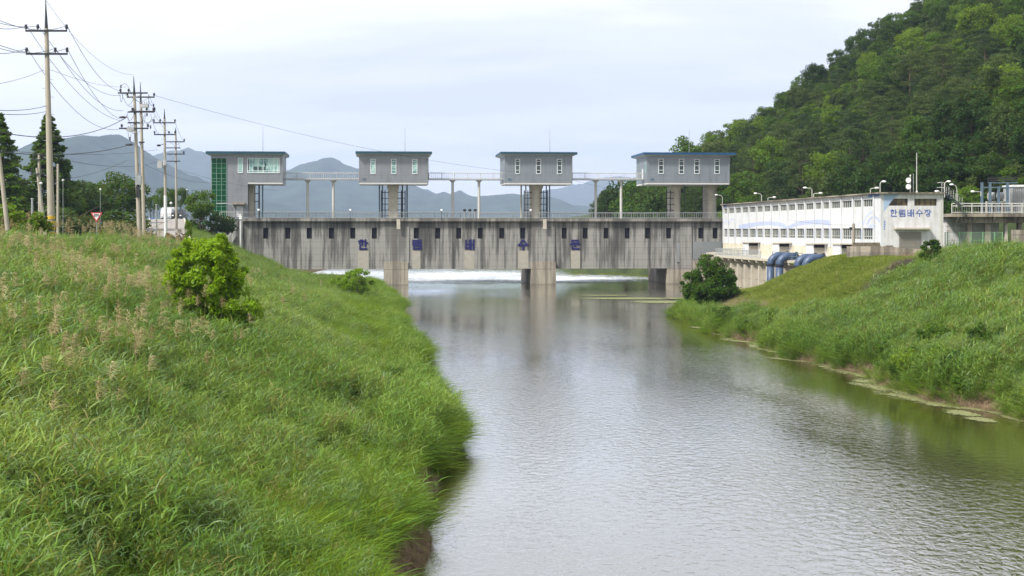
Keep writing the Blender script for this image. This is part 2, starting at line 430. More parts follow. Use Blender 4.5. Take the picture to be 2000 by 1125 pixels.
def patch_mat(name, c1, c2, scale, thr=.5, attr=True, rough=.8, soft=.12):
    m, nt, out = newmat(name)
    p = N(nt, 'ShaderNodeBsdfPrincipled'); p.inputs['Roughness'].default_value = rough
    v = coords(nt, 'World', (1, .5, 1)); n = noise(nt, v, scale, 5, .65, .5); n2 = noise(nt, v, scale*4, 4)
    L(nt, ramp(nt, n2, [(.3, c1), (.7, c2)]).outputs[0], p.inputs['Base Color'])
    at = N(nt, 'ShaderNodeAttribute'); at.attribute_name = 'cover'
    s = math_(nt, 'ADD', math_(nt, 'MULTIPLY', n, .8), math_(nt, 'MULTIPLY_ADD', at.outputs['Fac'], 1.0, -.5))
    s = math_(nt, 'ADD', s, math_(nt, 'MULTIPLY_ADD', n2, .4, -.2))
    mr = N(nt, 'ShaderNodeMapRange'); L(nt, s, mr.inputs[0]); mr.inputs[1].default_value = thr-soft; mr.inputs[2].default_value = thr+soft
    t = N(nt, 'ShaderNodeBsdfTransparent'); ms = N(nt, 'ShaderNodeMixShader')
    L(nt, mr.outputs[0], ms.inputs[0]); L(nt, t.outputs[0], ms.inputs[1]); L(nt, p.outputs[0], ms.inputs[2]); L(nt, ms.outputs[0], out.inputs[0]); return m
def patches(name, quads, mat, z, label, cat, **tags):
    """floating cover: each patch is a lens (cx, cy, half-length, half-width, angle)"""
    V = []; Q = []; A = []
    for cx, cy, a, b, ang in quads:
        n = 24; t = np.linspace(-1.3, 1.3, n); U, W_ = np.meshgrid(t, t)
        cv = np.clip(1.15-np.hypot(U, W_), 0, 1)
        x = cx + U*a*math.cos(ang) - W_*b*math.sin(ang); y = cy + U*a*math.sin(ang) + W_*b*math.cos(ang)
        o = len(V); V += list(np.stack([x.ravel(), y.ravel(), np.full(n*n, z + .001*len(Q)/529)], 1)); A += list(cv.ravel())
        i = np.arange(n-1)[None, :]; j = np.arange(n-1)[:, None]; k = (j*n+i).ravel()+o
        Q += list(np.stack([k, k+1, k+n+1, k+n], 1))
    me = np_mesh(name, np.array(V), np.array(Q), [mat])
    at = me.attributes.new('cover', 'FLOAT', 'POINT'); at.data.foreach_set('value', np.array(A, np.float32))
    o = bpy.data.objects.new(name, me); C.objects.link(o)
    o['label'] = label; o['category'] = cat
    for k, v in tags.items(): o[k] = v
    return o
M['algae'] = patch_mat('duckweed_cover', (.10, .115, .03), (.19, .20, .08), 2.2, .60, soft=.10)
M['white_band'] = patch_mat('white_band_cover', (.28, .33, .38), (.68, .71, .74), .35, .44, soft=.28)
alg = []
for px, y, a, b in [(1580, 705, 2.3, .8), (1640, 722, 2.2, .7), (1560, 690, 1.6, .5), (1690, 745, 1.8, .55), (1780, 770, 2.0, .55), (1830, 790, 2.2, .5), (1880, 808, 2.4, .55), (1915, 820, 2.0, .45), (1370, 640, 2.2, .8), (1440, 663, 1.6, .5), (1470, 590, 7, 3), (1720, 752, 2.4, .4), (1520, 678, 1.8, .5)]:
    d = 8*F/(y-450); alg.append(((px-1000)/F*d, d, a, b*2.2, R(100 if px > 1480 else 95)))
for px, y, a, b in [(1230, 583, 12, 5), (1300, 590, 8, 6), (1180, 577, 7, 2.5), (1340, 583, 6, 4)]:
    d = 8*F/(y-450); alg.append(((px-1000)/F*d, d, a, b, 0))
rq = random.Random(3)
for i in range(70):
    d = 56+(108-56)*rq.random()**1.2; off = .4+abs(rq.gauss(0, 1.1))
    continue
    alg.append((float(edgeR(d))-off, d, 1.2+2.6*rq.random(), .22+.45*rq.random(), R(96+rq.uniform(-6, 6))))
alg = [q for i, q in enumerate(alg) if q[1] > 150 or i < 13]
def duck_strip():
    dd = np.arange(53, 116, .22); tt = np.linspace(-.6, 4.2, 34); T_, D_ = np.meshgrid(tt, dd)
    x = edgeR(D_)-T_; n1 = fbm(D_*.16+4, T_*.5, 3); n2 = fbm(D_*.8, T_*2.2+9, 3)
    wid = .35+7.5*np.clip(fbm(dd*.17+2, dd*0, 3)+.10, 0, 1)
    cov = np.clip(1.0-T_/wid[:, None], 0, 1)**.5*(T_ < wid[:, None]) + .9*n1 + .35*n2 - .12
    cov *= np.clip((D_-53)/4, 0, 1)*np.clip((116-D_)/5, 0, 1)
    nx, nd = len(tt), len(dd); i = np.arange(nx-1)[None]; j = np.arange(nd-1)[:, None]; a = (j*nx+i).ravel()
    q = np.stack([a, a+1, a+nx+1, a+nx], 1); c = cov.ravel(); q = q[(c[q].max(1) > .3)]
    me = np_mesh('duckweed_strip', np.stack([x.ravel(), D_.ravel(), np.full(x.size, .01)], 1), q, [M['algae']])
    at = me.attributes.new('cover', 'FLOAT', 'POINT'); at.data.foreach_set('value', np.clip(c, 0, 1).astype(np.float32))
    o = bpy.data.objects.new('floating_duckweed', me); C.objects.link(o); o['kind'] = 'stuff'; o['category'] = 'duckweed'
    o['label'] = 'broken strip of pale olive duckweed along the waterline of the right bank'
duck_strip()
patches('duckweed', alg, M['algae'], .012, 'pale olive duckweed drifting in separate patches off the right bank and pier', 'duckweed', kind='stuff')
patches('white_band', [(-32, 252, 28, 46, 0), (-8, 250, 24, 44, 0), (8, 236, 20, 26, R(-4))], M['white_band'], .012, 'white band lying on the water beyond the gate openings', 'white_band', kind='stuff')  # flat whitish sheets with soft ragged edges, laid just above the water

# ------------------------------------------------------------------ gate (barrage) frame: u across the river, v away from the camera
TH = R(5.3); D0 = 210.0
G = Matrix.Translation((0, D0, 0)) @ Matrix.Rotation(TH, 4, 'Z')
cs, sn = math.cos(TH), math.sin(TH)
def U(px, v=0):
    P = (px-1000)/F
    # x = u c - v s ; d = D0 + u s + v c
    return (P*(D0+v*cs) + v*sn)/(cs-P*sn)
def Zg(px, py, v=0):
    d = D0 + U(px, v)*sn + v*cs
    return 8+(450-py)/F*d
def Gp(u, v, z): return G @ Vector((u, v, z))
ZB, ZT = 2.33, 9.35
bar = thing('river_barrage', 'long streaked concrete river gate wall with five navy letters and a row of dark openings', 'water gate', Gp(0, 0, 0), TH)
openL = [519, 562, 604, 647, 689, 731, 813, 855, 896, 938, 980, 1021, 1102, 1143, 1184, 1225, 1265, 1306, 1369, 1397]
uL, uR = U(474), U(1428)
def wall_with_openings():
    b = MB(G)
    zo0, zo1 = Zg(1000, 466), Zg(1000, 445)
    b.box(uL, uR, 0, .5, ZB, zo0); b.box(uL, uR, 0, .5, zo1, ZT)
    ed = [uL]
    for p in openL: ed += [U(p-5), U(p+5)]
    ed.append(uR)
    for i in range(0, len(ed), 2): b.box(ed[i], ed[i+1], .0, .5, zo0, zo1)
    b.box(uL, uR, 8.5, 9, ZB, ZT); b.box(uL, uR, .5, 8.5, ZB, ZB+.4)
    b.box(uL, uL+.5, .5, 8.5, ZB+.4, ZT); b.box(uR-.5, uR, .5, 8.5, ZB+.4, ZT)
    return b, zo0, zo1
b, zo0, zo1 = wall_with_openings()
b.build('gate_wall', M['conc_wall'], bar)
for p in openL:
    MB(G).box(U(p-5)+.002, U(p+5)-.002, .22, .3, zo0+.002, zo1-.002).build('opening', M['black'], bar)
cop = MB(G); cop.box(U(474), uR+.3, -.55, 9.5, ZT+.002, ZT+.42); cop.box(U(474), uR+.3, -.35, -.003, ZT-.14, ZT)
cop.build('coping', M['conc_coping'], bar)
DK = ZT+.42
# drain hoods over the piers
for p in (778, 1063):
    MB(G).box(U(p-3.5), U(p+3.5), -.70, -.553, ZT-1.15, ZT+.3).build('drain_hood', M['conc_light'], bar)
# piers: the low toe reaches out of the wall, the flank goes back under the deck
def pier(p0, p1, pt, v1=15, last=False):
    a, c = U(p0), U(p1); zt = Zg(p0, pt)
    m = MB(G)
    m.add([(a,-.5,-2),(c+.12,-.5,-2),(c+.12,v1,-2),(a,v1,-2),(a,-.35,ZB),(c,-.35,ZB),(c,v1,ZB),(a,v1,ZB)],
          [(0,3,2,1),(4,5,6,7),(0,1,5,4),(1,2,6,5),(2,3,7,6),(3,0,4,7)])
    m.box(a+.02, c-.02, -.33, -.003, ZB, zt)
    if not last: m.box(a+.9, c-.9, -.29, -.0045, zt, zt+.2) 
    return m.build('pier', M['conc_tan'], bar)
pier(750, 797, 512); pier(1037, 1085, 512); pier(1303, 1352, 526, last=True)
# shallow full-height pilasters that carry the piers up the wall
for p0, p1 in ((748, 799), (1038, 1084), (1327, 1351)):
    MB(G).box(U(p0), U(p1), -.12, -.002, ZB+.02, ZT-.16).build('pilaster', M['conc_pier'], bar)
# abutments
MB(G).box(U(440), uL-.004, -.2, 9, 1.0, ZT+.3).build('abutment', M['conc_pier'], bar)
MB(G).box(U(1352)+.05, uR, -.3, -.002, -1, Zg(1352, 508)).build('abutment', M['conc_tan'], bar)
gp = MB(G); gp.box(U(1352)+.1, U(1409), -.16, -.004, Zg(1352, 507)+.002, Zg(1352, 472)); gp.build('metal_panel', M['grey_panel'], bar)
MB(G).box(U(1382), U(1391), -.20, -.162, Zg(1385, 506), Zg(1385, 499)).build('hatch', M['black'], bar)
MB(G).box(U(1321.5), U(1327), -.10, -.003, Zg(1325, 512), Zg(1325, 474)).build('pipe_duct', M['grey_panel'], bar)
# washed strips below the letters
for p0, p1 in ((699, 720), (805, 821), (907, 926), (1012, 1032), (1115, 1133)):
    MB(G).box(U(p0), U(p1), -.012, -.001, ZB+.03, Zg(p0, 489.5)).build('washed_strip', M['conc_clean'], bar)

# ---- hangul letters as thick strokes
GL = {
 'ㅎ': [((.30,.02),(.70,.02)), ((.05,.22),(.95,.22)), 'O.5,.64,.30'],
 'ㅇ': ['O.5,.5,.40'],
 'ㅏ': [((.35,0),(.35,1)), ((.35,.5),(.95,.5))],
 'ㄴ': [((.08,.0),(.08,.92)), ((.08,.92),(1,.92))],
 'ㄹ': [((0,.05),(1,.05)), ((1,.05),(1,.5)), ((1,.5),(0,.5)), ((0,.5),(0,.95)), ((0,.95),(1,.95))],
 'ㅣ': [((.5,0),(.5,1))],
 'ㅁ': [((0,.06),(1,.06)), ((1,.06),(1,.94)), ((1,.94),(0,.94)), ((0,.94),(0,.06))],
 'ㅂ': [((.08,0),(.08,1)), ((.92,0),(.92,1)), ((.08,.5),(.92,.5)), ((.08,.95),(.92,.95))],
 'ㅐ': [((.15,0),(.15,1)), ((.85,0),(.85,1)), ((.15,.48),(.85,.48))],
 'ㅅ': [((.5,0),(.05,.95)), ((.5,0),(.95,.95))],
 'ㅜ': [((0,.1),(1,.1)), ((.5,.1),(.5,1))],
 'ㅈ': [((.05,.08),(.95,.08)), ((.5,.1),(.05,.95)), ((.5,.1),(.95,.95))],
 'ㅊ': [((.35,.0),(.65,.0)), ((.05,.2),(.95,.2)), ((.5,.22),(.05,1)), ((.5,.22),(.95,1))],
 'ㅓ': [((.65,0),(.65,1)), ((.1,.5),(.65,.5))],
}
SY = {
 '한': [('ㅎ',.02,.02,.60,.58), ('ㅏ',.66,.0,1.0,.64), ('ㄴ',.12,.70,.92,.98)],
 '림': [('ㄹ',.04,.03,.66,.52), ('ㅣ',.76,.0,1.0,.55), ('ㅁ',.14,.64,.92,.97)],
 '배': [('ㅂ',.02,.05,.48,.92), ('ㅐ',.56,.0,.98,1.0)],
 '수': [('ㅅ',.1,.0,.9,.42), ('ㅜ',.0,.5,1.0,1.0)],
 '문': [('ㅁ',.16,.03,.84,.36), ('ㅜ',.0,.44,1.0,.70), ('ㄴ',.14,.72,.90,.98)],
 '장': [('ㅈ',.0,.02,.6,.52), ('ㅏ',.64,.0,1.0,.58), ('ㅇ',.22,.60,.82,1.0)],
 '천': [('ㅊ',.02,.02,.58,.6), ('ㅓ',.50,.0,1.0,.66), ('ㄴ',.14,.70,.92,.98)],
 '히': [('ㅎ',.02,.1,.66,.9), ('ㅣ',.74,.0,1.0,1.0)],
}
def hangul(ch, x0, z1, w, h, T, y, th, tk=.02):
    """T: frame; letter box from x0 (left), z1 (top); th stroke half-width"""
    m = MB(T); k = 0
    for jm, a, b_, c, d_ in SY[ch]:
        for st in GL[jm]:
            y1 = y - .002*k; k += 1
            if isinstance(st, str):
                cx, cy, r = [float(t) for t in st[1:].split(',')]
                X = x0+(a+(c-a)*cx)*w; Z = z1-(b_+(d_-b_)*cy)*h; rx = r*(c-a)*w; rz = r*(d_-b_)*h
                n = 20; vs = []; fs = []
                for i in range(n):
                    an = 2*math.pi*i/n
                    for q in (1, -1):
                        for yy in (y1-tk, y): vs.append((X+math.cos(an)*max(rx+q*th*.9, .01), yy, Z+math.sin(an)*max(rz+q*th*.9, .01)))
                for i in range(n):
                    o = 4*i; p = 4*((i+1) % n)
                    fs += [(o, p, p+2, o+2), (o, o+1, p+1, p), (o+2, p+2, p+3, o+3)]
                m.add(vs, fs)
            else:
                (ax, az), (bx, bz) = st
                A = Vector((x0+(a+(c-a)*ax)*w, z1-(b_+(d_-b_)*az)*h)); B = Vector((x0+(a+(c-a)*bx)*w, z1-(b_+(d_-b_)*bz)*h))
                t = (B-A).normalized(); nn = Vector((-t.y, t.x))*th; e = t*th*.9
                poly = [A-e+nn, A-e-nn, B+e-nn, B+e+nn]
                m.prism([(p.x, p.y) for p in poly], y1-tk, y)
    return m
for ch, p0 in zip('한림배수문', (698.5, 804.5, 907.5, 1011.5, 1113)):
    u0 = U(p0); ww = U(p0+20.5)-u0
    hangul(ch, u0+.12, Zg(p0, 468.8), ww-.24, 1.36, G, -.013, .125, .06).build('letter', M['letter_navy'], bar)

# ---- railing builder
def railing(name, T, pts, h, mat, parent, gap=.3, r=.016, posts=2.0, rt=.035, mid=None):
    m = MB(T); pts = [Vector(p) for p in pts]
    for p, q in zip(pts[:-1], pts[1:]):
        up = Vector((0, 0, h)); m.bar(p+up, q+up, rt); m.bar(p+Vector((0, 0, .12)), q+Vector((0, 0, .12)), rt*.8)
        if mid: m.bar(p+up*mid, q+up*mid, rt*.8)
        n = max(1, int((q-p).length/gap))
        for i in range(n+1):
            s = p.lerp(q, i/n); big = i % max(1, int(posts/gap)) == 0
            m.bar(s, s+up, rt*1.1 if big else r)
    return m.build(name, mat, parent)
railing('railing', G, [(uL+.1, -.4, DK), (uR, -.4, DK)], .88, M['grey_steel'], bar, .28, .02)
railing('railing', G, [(uL+.1, 9.2, DK), (uR, 9.2, DK)], .88, M['grey_steel'], bar, .5, .016)

# ---- gate houses
def windows(parent, T, v, lst, z0, z1, gl, frame=.06, rows=(), cols=(), name='window'):
    for (a, c) in lst:
        f = MB(T); ft = .05
        f.box(a-.08, a, v-ft, v-.001, z0-.08, z1+.08); f.box(c, c+.08, v-ft, v-.001, z0-.08, z1+.08)
        f.box(a, c, v-ft, v-.001, z1, z1+.08); f.box(a, c, v-ft-.03, v-.001, z0-.10, z0)
        for q in rows: z = z0+(z1-z0)*q; f.box(a, c, v-ft+.01, v-.016, z-.03, z+.03)
        for q in cols: x = a+(c-a)*q; f.box(x-.025, x+.025, v-ft+.012, v-.016, z0, z1)
        fo = f.build('window', M['win_frame'], parent)
        MB(T).box(a, c, v-.015, v-.003, z0, z1).build('pane', gl, fo)
def gate_house(p0, p1, wins, vf, depth, label, glassm, roofm, cladm, cols, flare=False, ovl=6.5, z_top=302, z_bot=356.5, mast=None, rod_px=()):
    u0, u1 = U(p0, vf), U(p1, vf); pm = (p0+p1)/2
    zt, zb = Zg(pm, z_top, vf), Zg(pm, z_bot, vf)
    t = thing('gate_house', label, 'gate house', Gp((u0+u1)/2, vf+depth/2, DK), TH, 'gate houses on the barrage')
    MB(G).box(u0, u1, vf, vf+depth, zb, zt).build('wall', cladm, t)
    MB(G).box(u0+.02, u1-.02, vf+.02, vf+depth, zb-.24, zb-.002).build('floor_slab', M['soffit'], t)
    e = U(p0, vf)-U(p0-ovl, vf)
    r_ = MB(G); r_.box(u0-e, u1+e, vf-.8, vf+depth+.8, zt+.10, zt+.44)
    ro = r_.build('roof', roofm, t)
    m = MB(G)
    m.add([(u0-e+.05, vf-.75, zt+.098), (u1+e-.05, vf-.75, zt+.098), (u1+e-.05, vf+depth+.75, zt+.098), (u0-e+.05, vf+depth+.75, zt+.098),
           (u0+.01, vf+.01, zt-.12), (u1-.01, vf+.01, zt-.12), (u1-.01, vf+depth, zt-.12), (u0+.01, vf+depth, zt-.12)],
          [(0,1,2,3),(0,4,5,1),(1,5,6,2),(2,6,7,3),(3,7,4,0)])
    m.build('soffit', M['soffit'], ro)
    windows(t, G, vf, [(U(a, vf), U(b_, vf)) for a, b_ in wins], Zg(pm, 338.5, vf), Zg(pm, 311.5, vf), glassm, rows=(.22, .56, .86))
    MB(G).tube([(u1-.18, vf-.08, zt-.02), (u1-.18, vf-.08, zb-.2)], .055, 8).build('downpipe', M['grey_steel'], t)
    MB(G).box(u0+.5, u0+1.0, vf-.05, vf-.002, zb+.35, zb+.65).build('wall_vent', M['blue_steel'], t)
    if mast:
        mu = U(mast, vf+3)
        MB(G).tube([(mu, vf+3, zt+.4), (mu, vf+3, zt+4.1)], [.045, .02], 6).build('lightning_rod', M['grey_steel'], t)
    for a, b_, kind in cols:
        vc = vf+depth*.3
        ua, ub = U(a, vc), U(b_, vc); m = MB(G); um = (ua+ub)/2; hw = (ub-ua)/2
        if flare:
            pts = [(um, vc+1, DK+.002), (um, vc+1, zb-2.3), (um, vc+1, zb-.9), (um, vc+1, zb-.25)]
            m.tube(pts, [hw, hw, hw*1.12, hw*1.45], 20)
            # elongated rear half of the column
            m.box(um-hw*.92, um+hw*.92, vc+1.6, vc+4, DK+.002, zb-.26)
        else:
            m.box(ua, ub, vc, vc+3.2, DK+.002, zb-1.3)
            m.add([(ua,vc,zb-1.3),(ub,vc,zb-1.3),(ub,vc+3.2,zb-1.3),(ua,vc+3.2,zb-1.3),(ua-.12,vc-.15,zb-.25),(ub+.12,vc-.15,zb-.25),(ub+.12,vc+3.3,zb-.25),(ua-.12,vc+3.3,zb-.25)],
                  [(0,1,5,4),(1,2,6,5),(2,3,7,6),(3,0,4,7),(4,5,6,7)])
        m.build('column', M['conc_light'], t, smooth=False)
    for p, w_, mt in rod_px:
        u = U(p, vf+4)
        MB(G).tube([(u, vf+4, DK), (u, vf+4, zb-.25)], w_, 8).build('hoist_rod', mt, t)
    return t, u0, u1, zt, zb
t2, *_x = gate_house(701, 837, [(724.5, 732.5), (765, 773), (806, 814)], 2, 8, 'flat roofed grey gate house on one column with three mint tinted slit windows', M['glass_mint'], M['roof_blue'], M['clad'],
    [(758, 778, 0)], mast=791, rod_px=[(741, .10, M['blue_steel']), (747, .09, M['blue_steel']), (786, .09, M['dark_steel']), (795, .11, M['blue_steel'])])
t3, *_x = gate_house(985.5, 1118, [(1007.5, 1014.5), (1048, 1055.5), (1089, 1096.5)], 2, 8, 'flat roofed grey gate house with three dark slit windows, standing above the fourth letter', M['glass_dark'], M['roof_blue'], M['clad_cool'],
    [(1038, 1059, 0)], flare=True, ovl=8.5, z_top=303, z_bot=357, mast=1074, rod_px=[(1018, .12, M['conc_light']), (1027, .10, M['pole']), (1067, .09, M['blue_steel']), (1073.5, .10, M['blue_steel'])])
t4, *_x = gate_house(1264, 1426, [(1287, 1295), (1327, 1335), (1357, 1365), (1396.5, 1404.5)], 2, 9, 'widest grey gate house with four dark slit windows, bright blue roof and two columns', M['glass_dark'], M['roof_blue2'], M['clad_cool'],
    [(1313, 1331.5, 0), (1383, 1402, 0)], flare=True, ovl=9, z_top=304, z_bot=357, mast=1346, rod_px=[(1337, .05, M['dark_steel']), (1372, .05, M['dark_steel'])])
# small door on the left flank of the widest house
T4 = G @ Matrix.Translation((U(1264, 2), 0, 0))
MB(T4).box(-.05, -.002, 5.2, 6.1, Zg(1264, 350, 2), Zg(1264, 328, 2)).build('door', M['door_white'], t4)
MB(T4).box(-.05, -.002, 2.9, 3.5, Zg(1264, 338, 2), Zg(1264, 316, 2)).build('pane', M['glass_mint'], t4)
# ladders on the sides of the columns
def ladder(t, p, vf, side):
    u = U(p, vf); m = MB(G); z1 = Zg(p, 372, vf)
    for k in (0, side*.55): m.tube([(u+k, vf, DK), (u+k, vf, z1)], .07, 6)
    for i in range(5): z = DK+.4+i*(z1-DK-.5)/4.2; m.bar((u-side*.6, vf, z), (u+side*.55, vf, z), .05)
    m.build('ladder_frame', M['dark_steel'], t)
ladder(t2, 752, 4.4, -1); ladder(t2, 784, 4.4, 1); ladder(t3, 1031, 4.4, -1); ladder(t3, 1062, 4.4, 1); ladder(t4, 1309, 4.6, -1)

# control house with the green stair window
vf = 1.0; zt = Zg(480, 302, vf); zbt = Zg(480, 356, vf)
t1 = thing('control_house', 'tall grey control house with green glass stair strip at the barrage left end', 'control building', Gp(U(480, vf), 5, DK), TH, None)
u0, um, u1 = U(412, vf), U(484, vf), U(552, vf)
m = MB(G); m.box(u0, um, vf, vf+8, Zg(440, 424, vf), zbt); m.box(u0, u1, vf, vf+8, zbt, zt); m.build('wall', M['clad'], t1)
MB(G).box(um+.01, u1-.02, vf+.02, vf+8, zbt-.24, zbt-.002).build('floor_slab', M['soffit'], t1)
e = .6
ro = MB(G).box(U(403, vf), U(557.5, vf), vf-.8, vf+8.8, zt+.06, zt+.44).build('roof', M['roof_blue'], t1)
m = MB(G); a, c = U(404, vf), U(557, vf)
m.add([(a, vf-.75, zt+.058), (c, vf-.75, zt+.058), (c, vf+8.7, zt+.058), (a, vf+8.7, zt+.058), (u0+.01, vf+.01, zt-.1), (u1-.01, vf+.01, zt-.1), (u1-.01, vf+8, zt-.1), (u0+.01, vf+8, zt-.1)],
      [(0,1,2,3),(0,4,5,1),(1,5,6,2),(2,6,7,3),(3,7,4,0)]); m.build('soffit', M['soffit'], ro)
# stair glazing
ga, gc = U(413.5, vf), U(442, vf); gz0, gz1 = Zg(430, 423, vf), Zg(430, 309, vf)
fr = MB(G); nz = 11
for i in range(4): x = ga+(gc-ga)*i/3; fr.box(x-.024, x+.024, vf-.09, vf-.002, gz0, gz1)
for zf_ in (0, .10, .17, .27, .36, .455, .545, .60, .65, .74, .83, .91, 1):
    z = gz0+(gz1-gz0)*zf_
    for i in range(3):
        x0_ = ga+(gc-ga)*i/3+.031; x1_ = ga+(gc-ga)*(i+1)/3-.031
        fr.box(x0_, x1_, vf-.085, vf-.002, z-.02, z+.02)
gw = fr.build('stair_window', simple('green_glazing_bar', (.20, .36, .27), .5), t1)
MB(G).box(ga, gc, vf-.03, vf-.003, gz0, gz1).build('pane', M['glass_green'], gw)
windows(t1, G, vf, [(U(465.5, vf), U(473.5, vf))], Zg(480, 336.5, vf), Zg(480, 309.5, vf), M['glass_mint'], rows=(.12,))
windows(t1, G, vf, [(U(484, vf), U(545, vf))], Zg(480, 336.5, vf), Zg(480, 309.5, vf), M['glass_mint'], rows=(.12,), cols=(.05, .16, .33, .5, .67, .84, .95))
m = MB(G)  # desks and a lamp seen through the control-room glass
for a, c, y0, y1 in ((495, 503, 325, 333), (504, 511.5, 325, 333), (513, 519, 325.5, 333), (517, 520, 319, 325), (524, 526, 325, 333), (484.5, 487, 312, 333)):
    m.box(U(a, vf), U(c, vf), vf-.022, vf-.0165, Zg(480, y1, vf), Zg(480, y0, vf))
m.build('console_silhouette', M['glass_dark'], t1)
MB(G).box(U(485, 3), U(495.5, 3), 3, 6, DK, zbt-.25).build('column', M['conc_light'], t1)
m = MB(G); m.box(U(453, vf), U(479.5, vf), vf-1.1, vf-.003, Zg(465, 399.5, vf), Zg(465, 396, vf)); m.build('door_canopy', M['conc_old'], t1)
MB(G).box(U(462, vf), U(475, vf), vf-.06, vf-.002, Zg(465, 424, vf), Zg(465, 402, vf)).build('door', M['door_white'], t1)
for p, w_ in ((506, .11), (513, .09)):
    MB(G).tube([(U(p, 5), 5, DK), (U(p, 5), 5, zbt-.25)], w_, 8).build('hoist_rod', M['blue_steel'], t1)
m = MB(G)
for z in (Zg(500, 378, 4), Zg(500, 393, 4)): m.bar((U(496, 4), 4.5, z), (U(506, 4), 4.5, z), .06)
m.tube([(U(506, 4), 4.5, DK), (U(506, 4), 4.5, Zg(500, 364, 4))], .07, 6)
m.build('ladder_frame', M['dark_steel'], t1)
mu = U(513.5, 4); MB(G).tube([(mu, 4, zt+.4), (mu, 4, zt+4.4)], [.045, .02], 6).build('lightning_rod', M['grey_steel'], t1)

# ---- high walkways between the houses
for p0, p1, posts, lab in ((553, 700.5, (601, 651), 'high steel footbridge between the control house and the second gate house'), (838, 985, (884, 935.5), 'high steel footbridge between the two three-window gate houses'), (1119, 1249, (1163.5, 1213), 'high steel footbridge leading to the blue roofed gate house')):
    v0 = 4.5; pm = (p0+p1)/2; z = Zg(pm, 350, v0); a = U(p0, v0); c = U(p1, v0)
    if p1 == 1249: c = U(1264, 2)-.06
    t = thing('footbridge', lab, 'footbridge', Gp((a+c)/2, v0, DK), TH, 'high footbridges joining the gate houses')
    MB(G).box(a, c, v0, v0+1.4, z-.14, z).build('deck', M['grey_steel'], t)
    for vv in (v0+.05, v0+1.35): railing('railing', G, [(a, vv, z), (c, vv, z)], .95, M['pale_steel'], t, .32, .014, rt=.03)
    for p in posts:
        u = U(p, v0+.7); m = MB(G); m.tube([(u, v0+.7, DK), (u, v0+.7, z-.45)], .2, 12)
        m.frust((u, v0+.7, z-.46), (.2, .2), (u, v0+.7, z-.142), (.5, .6)); m.build('post', M['pale_steel'], t)
# little floodlights and vent stacks on the deck
fl = None
for p, lab in ((505, 'small floodlight on the barrage railing beneath the control house window'), (684, 'small floodlight on the barrage railing left of the second gate house'), (862, 'small floodlight on the barrage railing above the third opening right of the left pier'), (1036, 'small floodlight on the barrage railing in front of the middle gate house column')):
    u = U(p, -.5); loc = Gp(u, -.62, DK)
    if fl is None:
        fl = thing('floodlight', lab, 'floodlight', loc, TH, 'floodlights on the barrage railing')
        T = Matrix.Translation(loc) @ Matrix.Rotation(TH, 4, 'Z')
        MB(T).tube([(0,0,-.25),(0,0,1.25)], .03, 6).build('pole', M['dark_steel'], fl)
        m = MB(T); m.frust((0,-.12,1.1), (.10,.1), (0,-.05,1.34), (.17,.12)); m.build('lamp_head', M['lamp_white'], fl)
    else: copy_thing(fl, loc, TH, lab)
vs_ = None
for i, p in enumerate((907.5, 917.5, 928)):
    u = U(p, 1); loc = Gp(u, 1, DK); lab = ['left', 'middle', 'right'][i]+' one of three capped vent stacks behind the barrage railing'
    if vs_ is None:
        vs_ = thing('vent_stack', lab, 'vent', loc, TH, 'three vent stacks on the barrage deck'); T = Matrix.Translation(loc) @ Matrix.Rotation(TH, 4, 'Z')
        MB(T).tube([(0,0,0),(0,0,1.1)], .12, 10).build('pipe', M['grey_steel'], vs_)
        MB(T).tube([(0,0,1.1),(0,0,1.3),(0,0,1.42)], [.26,.26,.12], 10).build('cap', M['dark_steel'], vs_)
    else: copy_thing(vs_, loc, TH, lab)
# left wing wall, ramp railing, white pole
wn = thing('wing_wall', 'low concrete wing wall stepping down from the left end of the barrage', 'wall', W(440, 470, 206))
m = MB()
A = W(398, 487, 203); B = W(446, 487, 203); Cc = W(466, 452, 207)
for P_, Q_ in ((A, B), (B, Cc)):
    m.add([(P_.x,P_.y,1.5),(Q_.x,Q_.y,1.5),(Q_.x,Q_.y+.4,1.5),(P_.x,P_.y+.4,1.5),(P_.x,P_.y,P_.z),(Q_.x,Q_.y,Q_.z),(Q_.x,Q_.y+.4,Q_.z),(P_.x,P_.y+.4,P_.z)],
          [(0,1,5,4),(1,2,6,5),(2,3,7,6),(3,0,4,7),(4,5,6,7)])
m.build('wall', M['conc_pier'], wn)
railing('railing', Matrix(), [A+Vector((0,.2,0)), B+Vector((0,.2,0)), Cc+Vector((0,.2,0))], 1.9, M['pale_steel'], wn, .25, .02, rt=.05)
t = thing('deck_railing', 'pale pipe railing beside the control house door above the left abutment', 'railing', Gp(U(440), 0, DK), TH)
railing('rail_panel', G, [(U(430), -.3, DK-.1), (U(473), -.3, DK-.1)], 1.0, M['pale_steel'], t, .3, .018)
m = MB(G); u = U(459); m.tube([(u, -.6, 4), (u, -.6, 10.9), (u-.3, -.6, 11.6), (u-1.2, -.6, 11.9), (u-2.6, -.6, 11.85)], .09, 8); m.build('bent_pipe', M['grey_steel'], t)
t = thing('gauge_post', 'slim white post standing against the left end of the barrage wall', 'post', W(470, 497, 205))
p = W(470, 497, 205); MB().tube([(p.x,p.y,2.5),(p.x,p.y,10.4)], .13, 10).build('pole', M['pole_white'], t)
MB().box(p.x-.2, p.x+.2, p.y-.25, p.y-.131, 9.6, 10.1).build('junction_box', M['lamp_white'], t)

